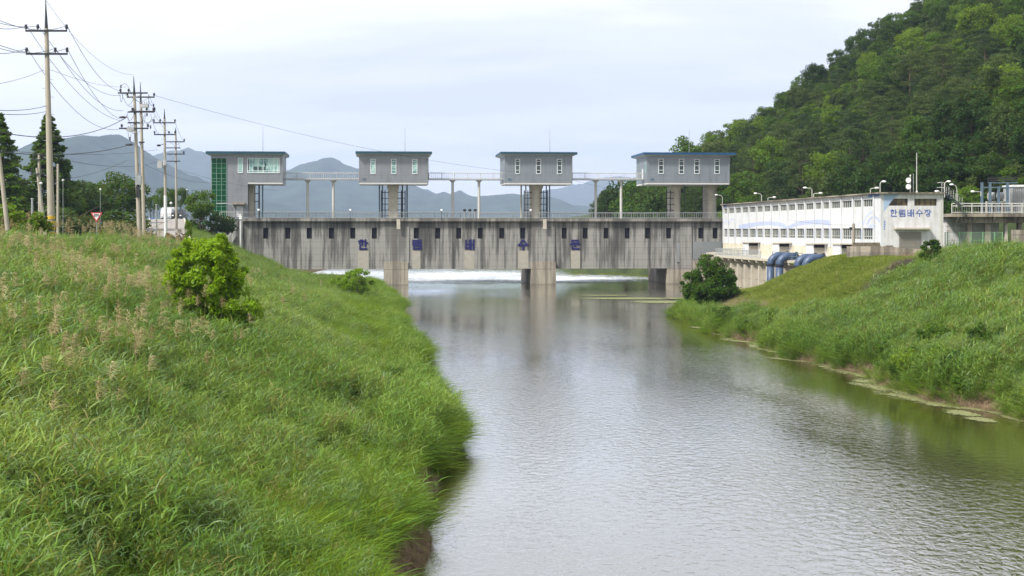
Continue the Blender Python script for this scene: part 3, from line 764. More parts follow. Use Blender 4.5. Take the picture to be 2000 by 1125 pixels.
# ------------------------------------------------------------------ pumping station
PX0, PY0 = 36.3, 140.0
P = Matrix.Translation((PX0, PY0, 0)) @ Matrix.Rotation(TH, 4, 'Z')
def bP(px, x=0):
    q = (px-1000)/F; return (PX0+x*cs - q*(PY0+x*sn))/(q*cs+sn)
def aP(px, b=0):
    q = (px-1000)/F; return (q*(PY0+b*cs)-(PX0-b*sn))/(cs-q*sn)
def Pp(x, y, z): return P @ Vector((x, y, z))
def zP(py, px): 
    b = bP(px); return 8+(450-py)/F*(PY0+b*cs)
ps = thing('pumping_station', 'long white hall with two rows of barred windows, faded blue mural and blue gable lettering', 'pump house', Pp(3, 30, 5), TH)
LB = 64.7; GW = aP(1841); ZR = 11.62; base = 4.3
pil = [1413.3,1422.6,1435.7,1448.9,1462.9,1477.7,1491.5,1506.7,1522.5,1538.7,1555.2,1572.4,1591.1,1606.7,1622.2,1643.7,1666.4,1684.5,1707.5]
pb = [bP(p) for p in pil]
L0, L1, H0, H1 = 7.07, 8.22, 10.38, 11.12
sw = MB(P)
for z0, z1 in ((6.2, L0), (L1, H0), (H1, ZR)): sw.box(0, .3, 0, LB, z0, z1)
ends = [(0, pb[-1]-.0)]
for z0, z1 in ((L0, L1), (H0, H1)):
    prev = 0
    for b_ in reversed(pb): 
        sw.box(0, .3, b_-.19 if b_ != pb[-1] else 0, b_+.19, z0, z1)
    sw.box(0, .3, pb[0]+.19, LB, z0, z1)
sw.build('side_wall', M['white_wall'], ps)
MB(P).box(-.02, .3, 0, LB, base, 6.2-.002).build('painted_base', M['cream_wall'], ps)
for b_ in pb: MB(P).box(-.11, -.022, b_-.12, b_+.12, 6.21, ZR-.1).build('pilaster', M['white_wall'], ps)
for k in range(len(pb)-1):
    b1, b0 = pb[k]-.191, pb[k+1]+.191
    for z0, z1, nm in ((L0, L1, 'lower'), (H0, H1, 'upper')):
        f = MB(P); f.box(.10, .16, b0, b0+.05, z0+.002, z1-.002); f.box(.10, .16, b1-.05, b1, z0+.002, z1-.002)
        nb = 5
        for i in range(1, nb): y = b0+(b1-b0)*i/nb; f.box(.11, .15, y-.03, y+.03, z0+.05, z1-.002)
        f.box(.105, .155, b0+.05, b1-.05, z0+.002, z0+.05)
        if nm == 'lower': f.box(.10, .148, b0+.05, b1-.05, z0+.30, z0+.36)
        fo = f.build('window', M['pale_steel'], ps)
        MB(P).box(.17, .19, b0+.001, b1-.001, z0+.001, z1-.001).build('pane', M['glass_old'], fo)
# gable
def gz(py): return 8+(450-py)/F*140.3
ga_ = [(aP(1729.6), aP(1773.5)), (aP(1786), aP(1830))]
wz0, wz1 = gz(401.8), gz(388.1)
gb = MB(P); gb.box(.301, GW, 0, .3, base, wz0); gb.box(.301, GW, 0, .3, wz1, ZR)
xs_ = [.301, ga_[0][0], ga_[0][1], ga_[1][0], ga_[1][1], GW]
for i in (0, 2, 4): gb.box(xs_[i], xs_[i+1], 0, .3, wz0, wz1)
gb.box(GW-.3, GW, .3, LB, base, ZR)
gb.build('gable_wall', M['gable_wall'], ps)
for a, c in ga_:
    f = MB(P); f.box(a, a+.06, .12, .2, wz0+.001, wz1-.001); f.box(c-.06, c, .12, .2, wz0+.001, wz1-.001)
    for i in (1, 2, 3): x = a+(c-a)*i/4; f.box(x-.02, x+.02, .13, .19, wz0, wz1)
    fo = f.build('window', M['dark_steel'], ps)
    MB(P).box(a, c, .2, .22, wz0+.001, wz1-.001).build('pane', M['glass_shelf'], fo)
MB(P).box(-.35, GW+.15, -.35, LB+.2, ZR, ZR+.13).build('roof', M['conc_old'], ps)
MB(P).box(GW-.25, GW+.06, -.06, -.002, base, ZR-.02).build('corner_pipe', M['pale_steel'], ps)
MB(P).box(aP(1746), aP(1814), -.6, -.002, gz(448), gz(444.6)).build('canopy', M['conc_light'], ps)
dr = MB(P); dr.box(aP(1756), aP(1799), -.05, -.002, gz(492), gz(453)); 
for i in range(14): z = gz(453)-.13*i; dr.box(aP(1756)+.03, aP(1799)-.03, -.062, -.0505, z-.09, z-.03)
dr.build('roller_door', M['shutter'], ps)
for ch, p0 in zip('한림배수장', (1738.5, 1755.5, 1772, 1789, 1805.5)):
    hangul(ch, aP(p0)+.02, gz(409.6), aP(p0+13.4)-aP(p0)-.04, .66, P, -.004, .038, .012).build('letter', M['letter_blue'], ps)
# mural: sky wedge and splash on the gable, ribbon and swirls on the side
m = MB(P); m.prism([(.31, ZR-.02), (aP(1757), ZR-.02), (aP(1742), gz(392)), (.31, gz(414))], -.006, -.002); m.build('mural_patch', M['mural_sky'], ps)
m = MB(P)
for i in range(6): z = gz(431+i*3.2); m.prism([(.31, z), (.31+.18+.05*math.sin(i), z-.02), (.31+.1, z-.11), (.31, z-.13)], -.006, -.002)
m.build('mural_patch', M['mural_deep'], ps)
def side_strip(rows, mat, off=.0035):
    m = MB(P)
    for (p0, a0, c0), (p1, a1, c1) in zip(rows[:-1], rows[1:]):
        b0, b1 = bP(p0), bP(p1)
        m.add([(-off, b0, zP(c0, p0)), (-off, b1, zP(c1, p1)), (-off, b1, zP(a1, p1)), (-off, b0, zP(a0, p0)),
               (-.0005, b0, zP(c0, p0)), (-.0005, b1, zP(c1, p1)), (-.0005, b1, zP(a1, p1)), (-.0005, b0, zP(a0, p0))],
              [(0,3,2,1), (4,5,6,7), (0,1,5,4), (2,3,7,6)])
    return m.build('mural_patch', mat, ps)
def z3(x): return 1400+x/9.375
def y3(y): return 390+y/9.375
rib = [(z3(x), y3(a), y3(b_)) for x, a, b_ in ((400,470,530),(460,455,532),(590,430,517),(730,410,482),(860,400,470),(1000,395,468),(1150,410,490),(1225,440,520),(1300,482,532),(1380,448,520),(1455,412,492))]
rib += [(1560+x/8.033, 370+a/8.033, 370+b_/8.033) for x, a, b_ in ((0,500,568),(110,485,555),(250,474,549),(375,472,551),(505,490,570))]
side_strip(rib, M['mural_blue'])
_rb = sorted((bP(p), zP(a, p), zP(c, p)) for p, a, c in rib)
for b_ in pb:
    if _rb[0][0] < b_ < _rb[-1][0]:
        za = float(np.interp(b_, [q[0] for q in _rb], [q[1] for q in _rb])); zb_ = float(np.interp(b_, [q[0] for q in _rb], [q[2] for q in _rb]))
        MB(P).box(-.1135, -.1105, b_-.115, b_+.115, zb_, za).build('mural_patch', M['mural_blue'], ps)
def side_arc(pc, yc, rx, ry, w_, a0, a1, mat, off=.0035):
    m = MB(P); n = 18
    for i in range(n):
        q = []
        for an in (a0+(a1-a0)*i/n, a0+(a1-a0)*(i+1)/n):
            for s_ in (1-w_, 1):
                px = pc+math.cos(R(an))*rx*s_; py = yc-math.sin(R(an))*ry*s_
                q.append((-off, bP(px), zP(py, pc)))
        m.add(q+[(-.0005, v[1], v[2]) for v in q], [(0,1,3,2), (4,6,7,5), (0,4,5,1), (2,3,7,6)])
    m.build('mural_patch', mat, ps)
side_arc(1707, 440, 13, 18, .22, 20, 175, M['mural_blue']); side_arc(1707, 444, 22, 32, .12, 95, 170, M['mural_mist'], .003)
side_arc(1704, 446, 9, 9, .98, 10, 175, M['mural_mist']); side_arc(1420, 441, 6, 12, .3, 10, 170, M['mural_mist']); side_arc(1430, 446, 8, 20, .12, 20, 150, M['mural_mist'])
side_arc(1684, 445, 11, 13, .12, 30, 170, M['mural_mist'])
side_strip([(1696, 378.5, 386), (1717.5, 377, 383)], M['mural_deep']); side_strip([(1413.5, 400.5, 404), (1421, 400, 403.5)], M['mural_deep'])
# bluish stains on the pier faces between lower windows are painted too
for i, b_ in enumerate(pb[1:-1]):
    MB(P).box(-.114, -.1105, b_-.11, b_+.11, L0-.05, L1-.1*(i % 3)).build('mural_patch', M['mural_blue'] if i % 3 else M['mural_mist'], ps)
# entrance porches along the side
for p0, p1, pt in ((1440, 1461, 472.5), (1498, 1520.5, 473.5), (1562, 1588, 475), (1612, 1642, 475.5)):
    b0 = bP(p1, -1.6); zt_ = 8+(450-pt)/F*(PY0+b0)
    m = MB(P); bw = 2.6
    m.box(-1.6, -.021, b0+.15, b0+bw, 4.8, zt_-.12); po = m.build('porch', M['door_white'], ps)
    MB(P).box(-1.75, -.022, b0-.25, b0+bw+.1, zt_-.118, zt_).build('porch_roof', M['conc_light'], po)
    MB(P).box(-1.45, -.25, b0+.11, b0+.148, 4.81, zt_-.5).build('door', M['shutter'], po)
    MB(P).box(-1.45, -.25, b0+.12, b0+.147, zt_-.499, zt_-.14).build('transom', M['black'], po)
# inner end wall so nothing shows through
MB(P).box(.301, GW-.301, LB-.3, LB, base, ZR-.002).build('back_wall', M['white_wall'], ps)
MB(P).box(.6, .7, .4, LB-.4, base, ZR-.01).build('inner_wall', M['glass_old'], ps)

# service platform, buttressed quay, pipes
pf = thing('service_platform', 'concrete service platform with brackets and railing along the white pump hall', 'platform', Pp(-3, 25, 0), TH)
PZ = 4.85
m = MB(P); m.box(-6.3, -.025, 6, 43.8, PZ-.28, PZ); m.box(-2.2, -.025, 43.8, 66, PZ-.28, PZ); m.build('deck', M['conc_light'], pf)
MB(P).box(-5.5, -.03, 6, 43.4, -1.5, PZ-.282).build('quay_wall', M['conc_tan'], pf)
MB(P).box(-2.0, -.03, 43.402, 70, -1.5, PZ-.282).build('quay_wall', M['conc_tan'], pf)
for i in range(12):
    y = 7+i*3.25
    MB(P).box(-5.95, -5.502, y, y+.38, -1.5, PZ-.9).build('buttress', M['conc_light'], pf)
    m = MB(P); m.add([(-6.25,y,PZ-.283),(-6.25,y+.38,PZ-.283),(-5.505,y+.38,PZ-.283),(-5.505,y,PZ-.283),(-6.25,y,PZ-.5),(-6.25,y+.38,PZ-.5),(-5.505,y+.38,PZ-.899),(-5.505,y,PZ-.899)],
        [(0,1,2,3),(4,7,6,5),(0,4,5,1),(1,5,6,2),(2,6,7,3),(3,7,4,0)]); m.build('bracket', M['conc_light'], pf)
railing('railing', P, [(-6.1, 22, PZ), (-6.1, 43.6, PZ), (-2.3, 43.6, PZ)], .8, M['grey_steel'], pf, .25, .016, rt=.03)
railing('railing', P, [(-6.1, 6, PZ), (-6.1, 17, PZ)], .8, M['blue_steel'], pf, 1.6, .03, mid=.5)
pipe = None; xq = -7.05
plabs = ['blue discharge pipe farthest from the brown concrete wall, bending over the platform edge', 'blue discharge pipe just right of the farthest one, half overlapping it', 'blue discharge pipe left one of the middle pair at the platform', 'blue discharge pipe right one of the middle pair at the platform', 'blue discharge pipe of which only the bend shows above the mown bank']
pc0 = None
for i, px in enumerate((1505, 1522.5, 1558, 1573.5, 1618)):
    b_ = bP(px, xq); loc = Pp(xq, b_, -.4)
    if pipe is None:
        pipe = thing('discharge_pipe', plabs[0], 'pipe', loc, TH, 'blue discharge pipes over the platform'); T = Matrix.Translation(loc) @ Matrix.Rotation(TH, 4, 'Z')
        zc = 5.25+.4; rr = .95
        pts = [(0,0,0), (0,0,zc-rr)]
        arc = [(rr-rr*math.cos(t), 0, zc-rr+rr*math.sin(t)) for t in [math.pi/2*k/9 for k in range(10)]]
        MB(T).tube(pts, .40, 20).build('riser', M['pipe_blue'], pipe, smooth=True)
        MB(T).tube(arc+[(1.9, 0, zc)], .41, 20).build('bend', M['pipe_blue'], pipe, smooth=True)
        for p0_, p1_ in (((0,0,zc-rr-.09), (0,0,zc-rr+.05)), ((0,0,.9), (0,0,1.05))): MB(T).tube([p0_, p1_], .48, 20).build('flange', M['dark_steel'], pipe)
        MB(T).tube([(1.75,0,zc), (1.92,0,zc)], .5, 20).build('flange', M['dark_steel'], pipe)
        MB(T).box(1.95, 3.0, -.45, .45, 5.252-.002, zc+.1).build('valve_box', M['dark_steel'], pipe)
    else: copy_thing(pipe, loc, TH, plabs[i])
# brown wall in front of the gable
t = thing('yard_wall', 'low weathered brown concrete wall in front of the pump hall gable', 'wall', W(1700, 500, 126))
a = W(1655, 481, 126.5); c = W(1730, 481, 125); e2 = W(1800, 487, 122)
m = MB()
for A, B in ((a, c), (c, e2)):
    m.add([(A.x,A.y,3),(B.x,B.y,3),(B.x,B.y+.3,3),(A.x,A.y+.3,3),(A.x,A.y,A.z),(B.x,B.y,B.z),(B.x,B.y+.3,B.z),(A.x,A.y+.3,A.z)], [(0,1,5,4),(1,2,6,5),(2,3,7,6),(3,0,4,7),(4,5,6,7)])
m.build('wall', M['conc_old'], t)
q = W(1738, 482, 125.2); MB().box(q.x-.25, q.x+.28, q.y-.1, q.y+.34, 3, q.z+.12).build('pillar', M['conc_old'], t)
q = W(1667, 490, 130)
t = thing('short_pole', 'short grey concrete pole standing behind the brown wall, against the barred windows', 'pole', (q.x, q.y, 5), 0)
MB().tube([(q.x,q.y,4.5), (q.x,q.y,8.62)], [.17,.13], 10).build('pole', M['conc_old'], t)
MB().box(q.x-.35, q.x-.16, q.y-.1, q.y+.1, 8.05, 8.3).build('bracket', M['dark_steel'], t)
# junk sheet leaning behind the wall
q = W(1690, 480, 129)
t = MB(); t.frust((q.x, q.y, 5), (1.5, .8), (q.x+.1, q.y, 6.9), (1.15, .3)); tag(t.build('covered_heap', M['brush']), 'dark covered heap showing above the brown wall beside the short pole', 'heap')

# roof and yard lamps
lampsrc = None
def street_lamp(px, py0, py1, d, side, label, h=None, arm=.8):
    global lampsrc
    p = W(px, py1, d); hgt = (py1-py0)/F*d
    t = thing('street_lamp', label, 'lamp', p, 0, 'white lamps around the pump hall')
    T = Matrix.Translation(p)
    m = MB(T); m.tube([(0,0,-.4), (0,0,hgt*.8), (side*arm*.25,0,hgt*.97), (side*arm*.8,0,hgt)], [.045,.04,.035,.03], 6); m.build('pole', M['pale_steel'], t)
    MB(T).ball((side*(arm*.8+.16),-.05,hgt+.02), .22, 6, sq=(1.15,.6,.5)).build('lamp_head', M['lamp_white'], t, smooth=True)
def lamp_on_roof(px, py0, side, label, arm=.8, inset=.4):
    b_ = bP(px, inset); p = Pp(inset, b_, ZR+.13); 
    py1 = 450-(p.z-8)/p.y*F
    street_lamp(1000+p.x/p.y*F, py0, py1, p.y, side, label, arm=arm)
lamp_on_roof(1487.5, 378, -1, 'white lamp, arm to the left, on the pump hall roof near its far end')
lamp_on_roof(1500, 385.5, 1, 'low white lamp leaning right on the pump hall roof near its far end')
lamp_on_roof(1586, 367, -1, 'tall white lamp, arm to the left, at the middle of the pump hall roof')
lamp_on_roof(1589, 377.5, 1, 'low white lamp leaning right at the middle of the pump hall roof')
lamp_on_roof(1700, 367.5, 1, 'low white lamp leaning right near the gable corner of the pump hall roof', .6)
lamp_on_roof(1719, 355, 1, 'tall round headed white lamp at the gable corner of the pump hall roof', .25)
street_lamp(1411, 381, 402, 206, -1, 'small white lamp at the far end of the pump hall beside the barrage column', arm=.9)
street_lamp(1836, 374, 378, 142, -1, 'tiny white lamp at the right end of the gable roof', arm=.2)
street_lamp(1845, 355, 378, 143, 1, 'round headed white lamp above the steel roof stair', arm=.3)
street_lamp(1869, 361, 398, 150, -1, 'white pole lamp with hooked arm behind the steel stair on the switchyard deck', arm=.5)
# aerials
t = thing('dish_mast', 'short mast with two white dish aerials stacked on the gable roof', 'aerial', W(1778, 374, 143))
q = W(1778, 376, 143); T = Matrix.Translation(q)
MB(T).tube([(0,0,-.2),(0,0,1.65)], .05, 8).build('pole', M['pale_steel'], t)
for z in (1.22, .58):
    MB(T).tube([(-.27,-.28,z),(-.27,-.22,z),(-.27,-.12,z)], [.27,.25,.06], 18).build('dish', M['lamp_white'], t)
MB(T).ball((0,0,1.72), .08, 6).build('cap', M['lamp_white'], t)
t = thing('whip_aerial', 'thin tall white aerial pole rising from the gable roof right of the dishes', 'aerial', W(1790.5, 374, 143))
q = W(1790.5, 376, 143); T = Matrix.Translation(q)
MB(T).tube([(0,0,-.1),(0,0,4.0)], [.05,.035], 8).build('pole', M['pale_steel'], t); MB(T).frust((0,0,-.1), (.12,.12), (0,0,.2), (.05,.05)).build('base', M['pale_steel'], t)
t = thing('whip_aerial', 'shorter thin aerial between the dishes and the tall white pole', 'aerial', W(1784, 374, 143)); q = W(1784, 376, 143)
MB(Matrix.Translation(q)).tube([(0,0,-.1),(0,0,1.9)], .035, 6).build('pole', M['grey_steel'], t)

# steel roof stair
t = thing('steel_stair', 'steel stair running down from the gable roof to the switchyard deck', 'stair', W(1860, 400, 146))
A = W(1842, 376, 144); B = W(1877, 402, 150)
m = MB()
for s_ in (-.4, .4): m.bar(A+Vector((0,s_,0)), B+Vector((0,s_,0)), .07)
for i in range(12): p = A.lerp(B, (i+.5)/12); m.box(p.x-.14, p.x+.14, p.y-.4, p.y+.4, p.z-.02, p.z+.02)
m.build('flight', M['blue_steel'], t)
m = MB()
for s_ in (-.4, .4):
    for h_ in (.95, .5): m.bar(A+Vector((0,s_,h_)), B+Vector((0,s_,h_)), .028)
    for i in range(5): p = A.lerp(B, i/4)+Vector((0,s_,0)); m.bar(p, p+Vector((0,0,.95)), .028)
    for hh in (.5, 1.0): m.bar(A+Vector((-.5,s_,hh)), A+Vector((0,s_,hh)), .028)
m.build('handrail', M['pale_steel'], t)
# switchyard deck
SW = W(1858, 417, 150); x0 = SW.x; z1 = SW.z
t = thing('switchyard_deck', 'raised concrete switchyard deck on columns at the right edge behind the pump hall', 'platform', (x0+6, 152, 6))
m = MB(); m.box(x0, x0+16, 150, 160, z1-.35, z1); m.build('deck', M['conc_old'], t)
m = MB(); m.box(x0+1.2, x0+16, 150.6, 151, z1-1.0, z1-.352); m.build('edge_beam', M['conc_old'], t)
for px in (1872, 1905, 1944, 1985):
    x = W(px, 430, 150).x
    m = MB(); m.add([(x-.12,150.02,z1-.352),(x+.12,150.02,z1-.352),(x+.12,150.6,z1-.352),(x-.12,150.6,z1-.352),(x-.12,150.5,z1-1),(x+.12,150.5,z1-1),(x+.12,150.598,z1-1),(x-.12,150.598,z1-1)],
        [(0,1,2,3),(4,7,6,5),(0,4,5,1),(1,5,6,2),(2,6,7,3),(3,7,4,0)]); m.build('bracket', M['conc_old'], t)
for px, w_, mt in ((1893.5, .26, 'conc_old'), (1929.5, .28, 'conc_old'), (1965.5, .14, 'conc_light'), (1992, .2, 'conc_old')):
    x = W(px, 430, 151).x; MB().box(x-w_, x+w_, 150.95, 151.5, 5, z1-1.002 if px < 1950 else z1-.36).build('column', M[mt], t)
railing('railing', Matrix(), [(x0+.1, 150.1, z1), (x0+16, 150.1, z1)], 1.05, M['pale_steel'], t, 1.0, .03, posts=1, rt=.05, mid=.72)
m = MB()
for i in range(60): x = x0+.3+i*.24; m.bar((x, 150.3, z1+.05), (x, 150.3, z1+.85), .018)
m.bar((x0+.2,150.3,z1+.85),(x0+15,150.3,z1+.85),.025); m.bar((x0+.2,150.3,z1+.08),(x0+15,150.3,z1+.08),.025); m.build('inner_fence', M['pale_steel'], t)
# switchgear frame
def gx(px, d=154): return (px-1000)/F*d
def gzz(py, d=154): return 8+(450-py)/F*d
t = thing('switchgear_frame', 'blue grey steel gantry with a row of insulators standing on the switchyard deck', 'gantry', (gx(1945), 154, z1))
for px, py in ((1918, 356), (1934, 357), (1950.5, 364), (1968, 357)):
    x = gx(px); MB().box(x-.12, x+.12, 153.9, 154.14, z1, gzz(py)).build('post', M['blue_steel'], t)
m = MB(); z = gzz(366); m.box(gx(1916), gx(1985), 153.92, 154.1, z-.06, z+.06); z = gzz(357); m.box(gx(1930), gx(1988), 153.92, 154.1, z-.05, z+.05); m.build('crossbeam', M['blue_steel'], t)
m = MB(); z = gzz(352)
m.bar((gx(1928), 154, z+.16), (gx(1988), 154, z+.24), .05); m.bar((gx(1928), 154, z-.12), (gx(1988), 154, z-.05), .05)
for i in range(26): x = gx(1930)+i*.125; m.tube([(x, 154, z-.1), (x, 154, z+.3+.1*(i % 2))], .035, 6)
m.build('insulator_row', M['dark_steel'], t)
bxp = thing('transformer', 'large pale grey transformer cabinet at the right edge of the switchyard deck', 'transformer', (gx(1988), 156, z1))
MB().box(gx(1972, 156), gx(2010, 156), 155, 158, z1, gzz(365, 155)).build('cabinet', M['trans_grey'], bxp)
m = MB()
for i in range(10): x = gx(1973.5, 155)+i*.2; m.box(x, x+.09, 154.9, 154.998, z1+.2, gzz(368, 155))
m.build('cooling_fins', M['trans_grey'], bxp)
MB().box(gx(1970, 156), gx(2010, 156), 154.8, 158.1, gzz(365, 155)+.002, gzz(361, 155)).build('lid', M['lamp_white'], bxp)
t = None
for px, lab in ((1942, 'left pale drum shaped transformer with a dark doorway under it'), (1960, 'right pale drum shaped transformer, nearest the large grey cabinet')):
    x = gx(px); loc = Vector((x, 155, z1))
    if t is None:
        t = thing('drum_transformer', lab, 'transformer', loc, 0, 'small drum transformers on the switchyard deck'); T = Matrix.Translation(loc)
        m = MB(T); m.box(-.55, -.4, -.2, .2, 0, 1.25); m.box(.4, .55, -.2, .2, 0, 1.25); m.box(-.55, .55, -.2, .2, 1.252, 1.4); m.build('stand', M['pale_steel'], t)
        MB(T).tube([(-.3,0,1.95),(.3,0,1.95)], .42, 14).build('drum', M['trans_grey'], t)
        MB(T).box(-.3, .3, -.1, .1, .1, 1.1).build('panel', M['dark_steel'], t)
    else: copy_thing(t, loc, 0, lab)
street_lamp(1916, 374.4, 376, 152, -1, 'small white lamp on a sideways arm in front of the switchgear post', arm=.9)
# shed below the deck
t = thing('white_shed', 'low white blockwork shed under the switchyard deck', 'shed', W(1900, 470, 156))
MB().box(W(1849,0,153).x, W(1951,0,153).x, 153, 158, 5, W(0,427,153).z).build('wall', M['gable_wall'], t)
MB().box(W(1848,0,153).x, W(1952,0,153).x, 152.9, 158.1, W(0,427,153).z+.002, W(0,426,153).z+.05).build('roof', M['conc_light'], t)
m = MB()
for py in (441, 449, 452): z = W(0,py,153).z; m.box(W(1849,0,153).x, W(1905,0,153).x, 152.97, 152.998, z-.02, z+.02)
m.build('ledge', M['conc_light'], t)
t = thing('green_fence', 'light green mesh fence with posts in front of the white shed', 'fence', W(1900, 475, 145))
pts = [W(1846, 487, 143), W(1851, 487, 143.5)]
m = MB(); zf0 = 5.0; zf1 = W(0, 453, 144).z
for px in (1846, 1851, 1874, 1897, 1920, 1943, 1958): x = W(px,0,144).x; m.bar((x,144,zf0),(x,144,zf1), .045)
m.build('post', M['green_mesh'], t)
m = MB(); xa, xb = W(1846,0,144).x, W(1958,0,144).x
for i in range(60): x = xa+(xb-xa)*i/60; m.bar((x,144,zf0),(x,144,zf1-.05),.008)
for i in range(4): z = zf0+.3+i*(zf1-zf0-.35)/3; m.bar((xa,144,z),(xb,144,z),.012)
m.build('mesh_panel', M['green_mesh'], t)
t = thing('low_wall', 'short pale pinkish wall at the right edge below the switchyard deck', 'wall', W(1990, 460, 150))
MB().box(W(1977,0,149).x, W(2010,0,149).x, 149, 149.3, 5, W(0,449,149).z).build('wall', M['conc_tan'], t)
def hill_hit(px, py):
    for d in np.arange(110, 320, .5):
        x = (px-1000)/F*d
        if float(hill_z(np.array([x]), np.array([d]))[0]) >= 8+(450-py)/F*d: return d
    return 200.
nd = hill_hit(1653, 338); print('net at', nd)
t = thing('slope_net', 'small green netting fence on the cleared patch of the wooded hill', 'fence', W(1653, 335, nd))
a, b_ = W(1643, 335, nd), W(1664, 332, nd)
m = MB()
for i in range(14): p = a.lerp(b_, i/13); m.bar((p.x,nd,a.z-.6),(p.x,nd,a.z+1.1),.015)
for i in range(8): z = a.z-.5+i*.22; m.bar((a.x,nd,z),(b_.x,nd,z),.012)
m.build('net', M['net'], t)
for p in (a, b_, a.lerp(b_, .5)): MB().bar((p.x,nd+.05,a.z-1.5),(p.x,nd+.05,a.z+1.2),.05).build('post', M['net'], t)
HAZE = 1.35e-4; EXPO = 0.55

# ------------------------------------------------------------------ vegetation meshes (numpy)
rng = np.random.default_rng(11)
def unit(a): return a/np.maximum(np.linalg.norm(a, axis=-1, keepdims=True), 1e-9)
def leaf_quads(cent, outw, Lh, Wh, r, up=.4, rnd=.8, droop=0.):
    n = len(cent)
    nrm = unit(outw*.6 + r.normal(size=(n, 3))*rnd + np.array([0, 0, up]))
    t = r.normal(size=(n, 3)); t[:, 2] -= droop
    t = unit(t - nrm*(t*nrm).sum(1, keepdims=True)); b = np.cross(nrm, t)
    l = (Lh*r.uniform(.6, 1.25, n))[:, None]; w = (Wh*r.uniform(.7, 1.2, n))[:, None]
    v = np.stack([cent-t*l, cent+b*w-t*l*.1, cent+t*l, cent-b*w-t*l*.1], 1).reshape(-1, 3)
    q = np.arange(4*n).reshape(n, 4)
    return v, q
def crown(seed, rx, ry, rz, zc, K, per, Lh, Wh, cr=(.22, .38), flat=1.0, kind='broad', fill=.25, up=.4):
    r = np.random.default_rng(seed)
    d = unit(r.normal(size=(K, 3))); rad = r.uniform(.35, .95, K)**.7
    if kind == 'broad':
        c = d*rad[:, None]*np.array([rx, ry, rz]); c[:, 2] *= np.where(c[:, 2] < 0, .75, 1)
        s = r.uniform(*cr, K)*min(rx, rz)
    elif kind == 'pine':
        h = r.uniform(-1, 1, K); ww = np.sqrt(np.clip(1-((h+.25)/1.3)**2, .04, 1)); an = r.uniform(0, 6.283, K); q = r.uniform(.35, 1, K)
        c = np.stack([np.cos(an)*q*ww*rx, np.sin(an)*q*ww*ry, h*rz], 1); s = r.uniform(*cr, K)*rx
    elif kind == 'cone':
        h = r.uniform(0, 1, K)**1.15; an = r.uniform(0, 6.283, K); q = r.uniform(.45, 1, K)*np.clip(1-h, .02, 1)**.72
        c = np.stack([np.cos(an)*q*rx, np.sin(an)*q*ry, (h*2-1)*rz - q*.3*rx], 1); s = r.uniform(*cr, K)*rx*(1.05-h*.78)
    c[:, 2] += zc
    k = np.repeat(np.arange(K), per)
    o = unit(r.normal(size=(K*per, 3))); rr = r.uniform(.15, 1, K*per)**.45
    p = c[k] + o*rr[:, None]*s[k][:, None]*np.array([1, 1, flat])
    keep = (o[:, 2] > -.55) | (r.random(K*per) < .3)
    p, o = p[keep], o[keep]
    v, q = leaf_quads(p, o, Lh, Wh, r, up=up)
    return v, q
def add_trunk(mb, h, r0, top, limbs, r):
    lean = r.uniform(-.04, .04, 2)*h
    mb.tube([(0,0,-.5), (lean[0]*.3, lean[1]*.3, h*.4), (lean[0], lean[1], h*.85)], [r0*1.25, r0*.8, r0*.35], 7)
    for i in range(limbs):
        an = 6.283*i/limbs + r.uniform(-.4, .4); z0 = h*r.uniform(.25, .6); L_ = top*r.uniform(.45, .8)
        mb.tube([(lean[0]*.4, lean[1]*.4, z0), (math.cos(an)*L_*.55, math.sin(an)*L_*.55, z0+L_*.35), (math.cos(an)*L_, math.sin(an)*L_, z0+L_*.75)], [r0*.45, r0*.28, r0*.1], 5)
LM = {
 'dark':  leafmat('leaf_dark_green', [(.1, (.007, .028, .004)), (.45, (.017, .052, .007)), (.8, (.040, .09, .010))], trans=.2),
 'mid':   leafmat('leaf_mid_green', [(.1, (.012, .046, .004)), (.45, (.033, .09, .007)), (.8, (.07, .145, .009))], trans=.28),
 'bright':leafmat('leaf_yellow_green', [(.1, (.045, .11, .008)), (.45, (.08, .16, .010)), (.8, (.13, .22, .014))], trans=.35),
 'olive': leafmat('leaf_olive', [(.1, (.022, .045, .010)), (.45, (.042, .075, .016)), (.8, (.075, .11, .025))], trans=.2),
 'pine':  leafmat('needle_green', [(.1, (.008, .026, .007)), (.45, (.020, .048, .011)), (.8, (.045, .08, .015))], trans=.12),
 'rust':  leafmat('leaf_rusty', [(.1, (.07, .045, .02)), (.45, (.12, .075, .03)), (.8, (.17, .11, .04))], trans=.2),
 'bush':  leafmat('leaf_fresh_lime', [(.1, (.085, .18, .006)), (.45, (.155, .29, .008)), (.8, (.25, .40, .010))], trans=.4, rough=.4),
}
TREEMESH = {}
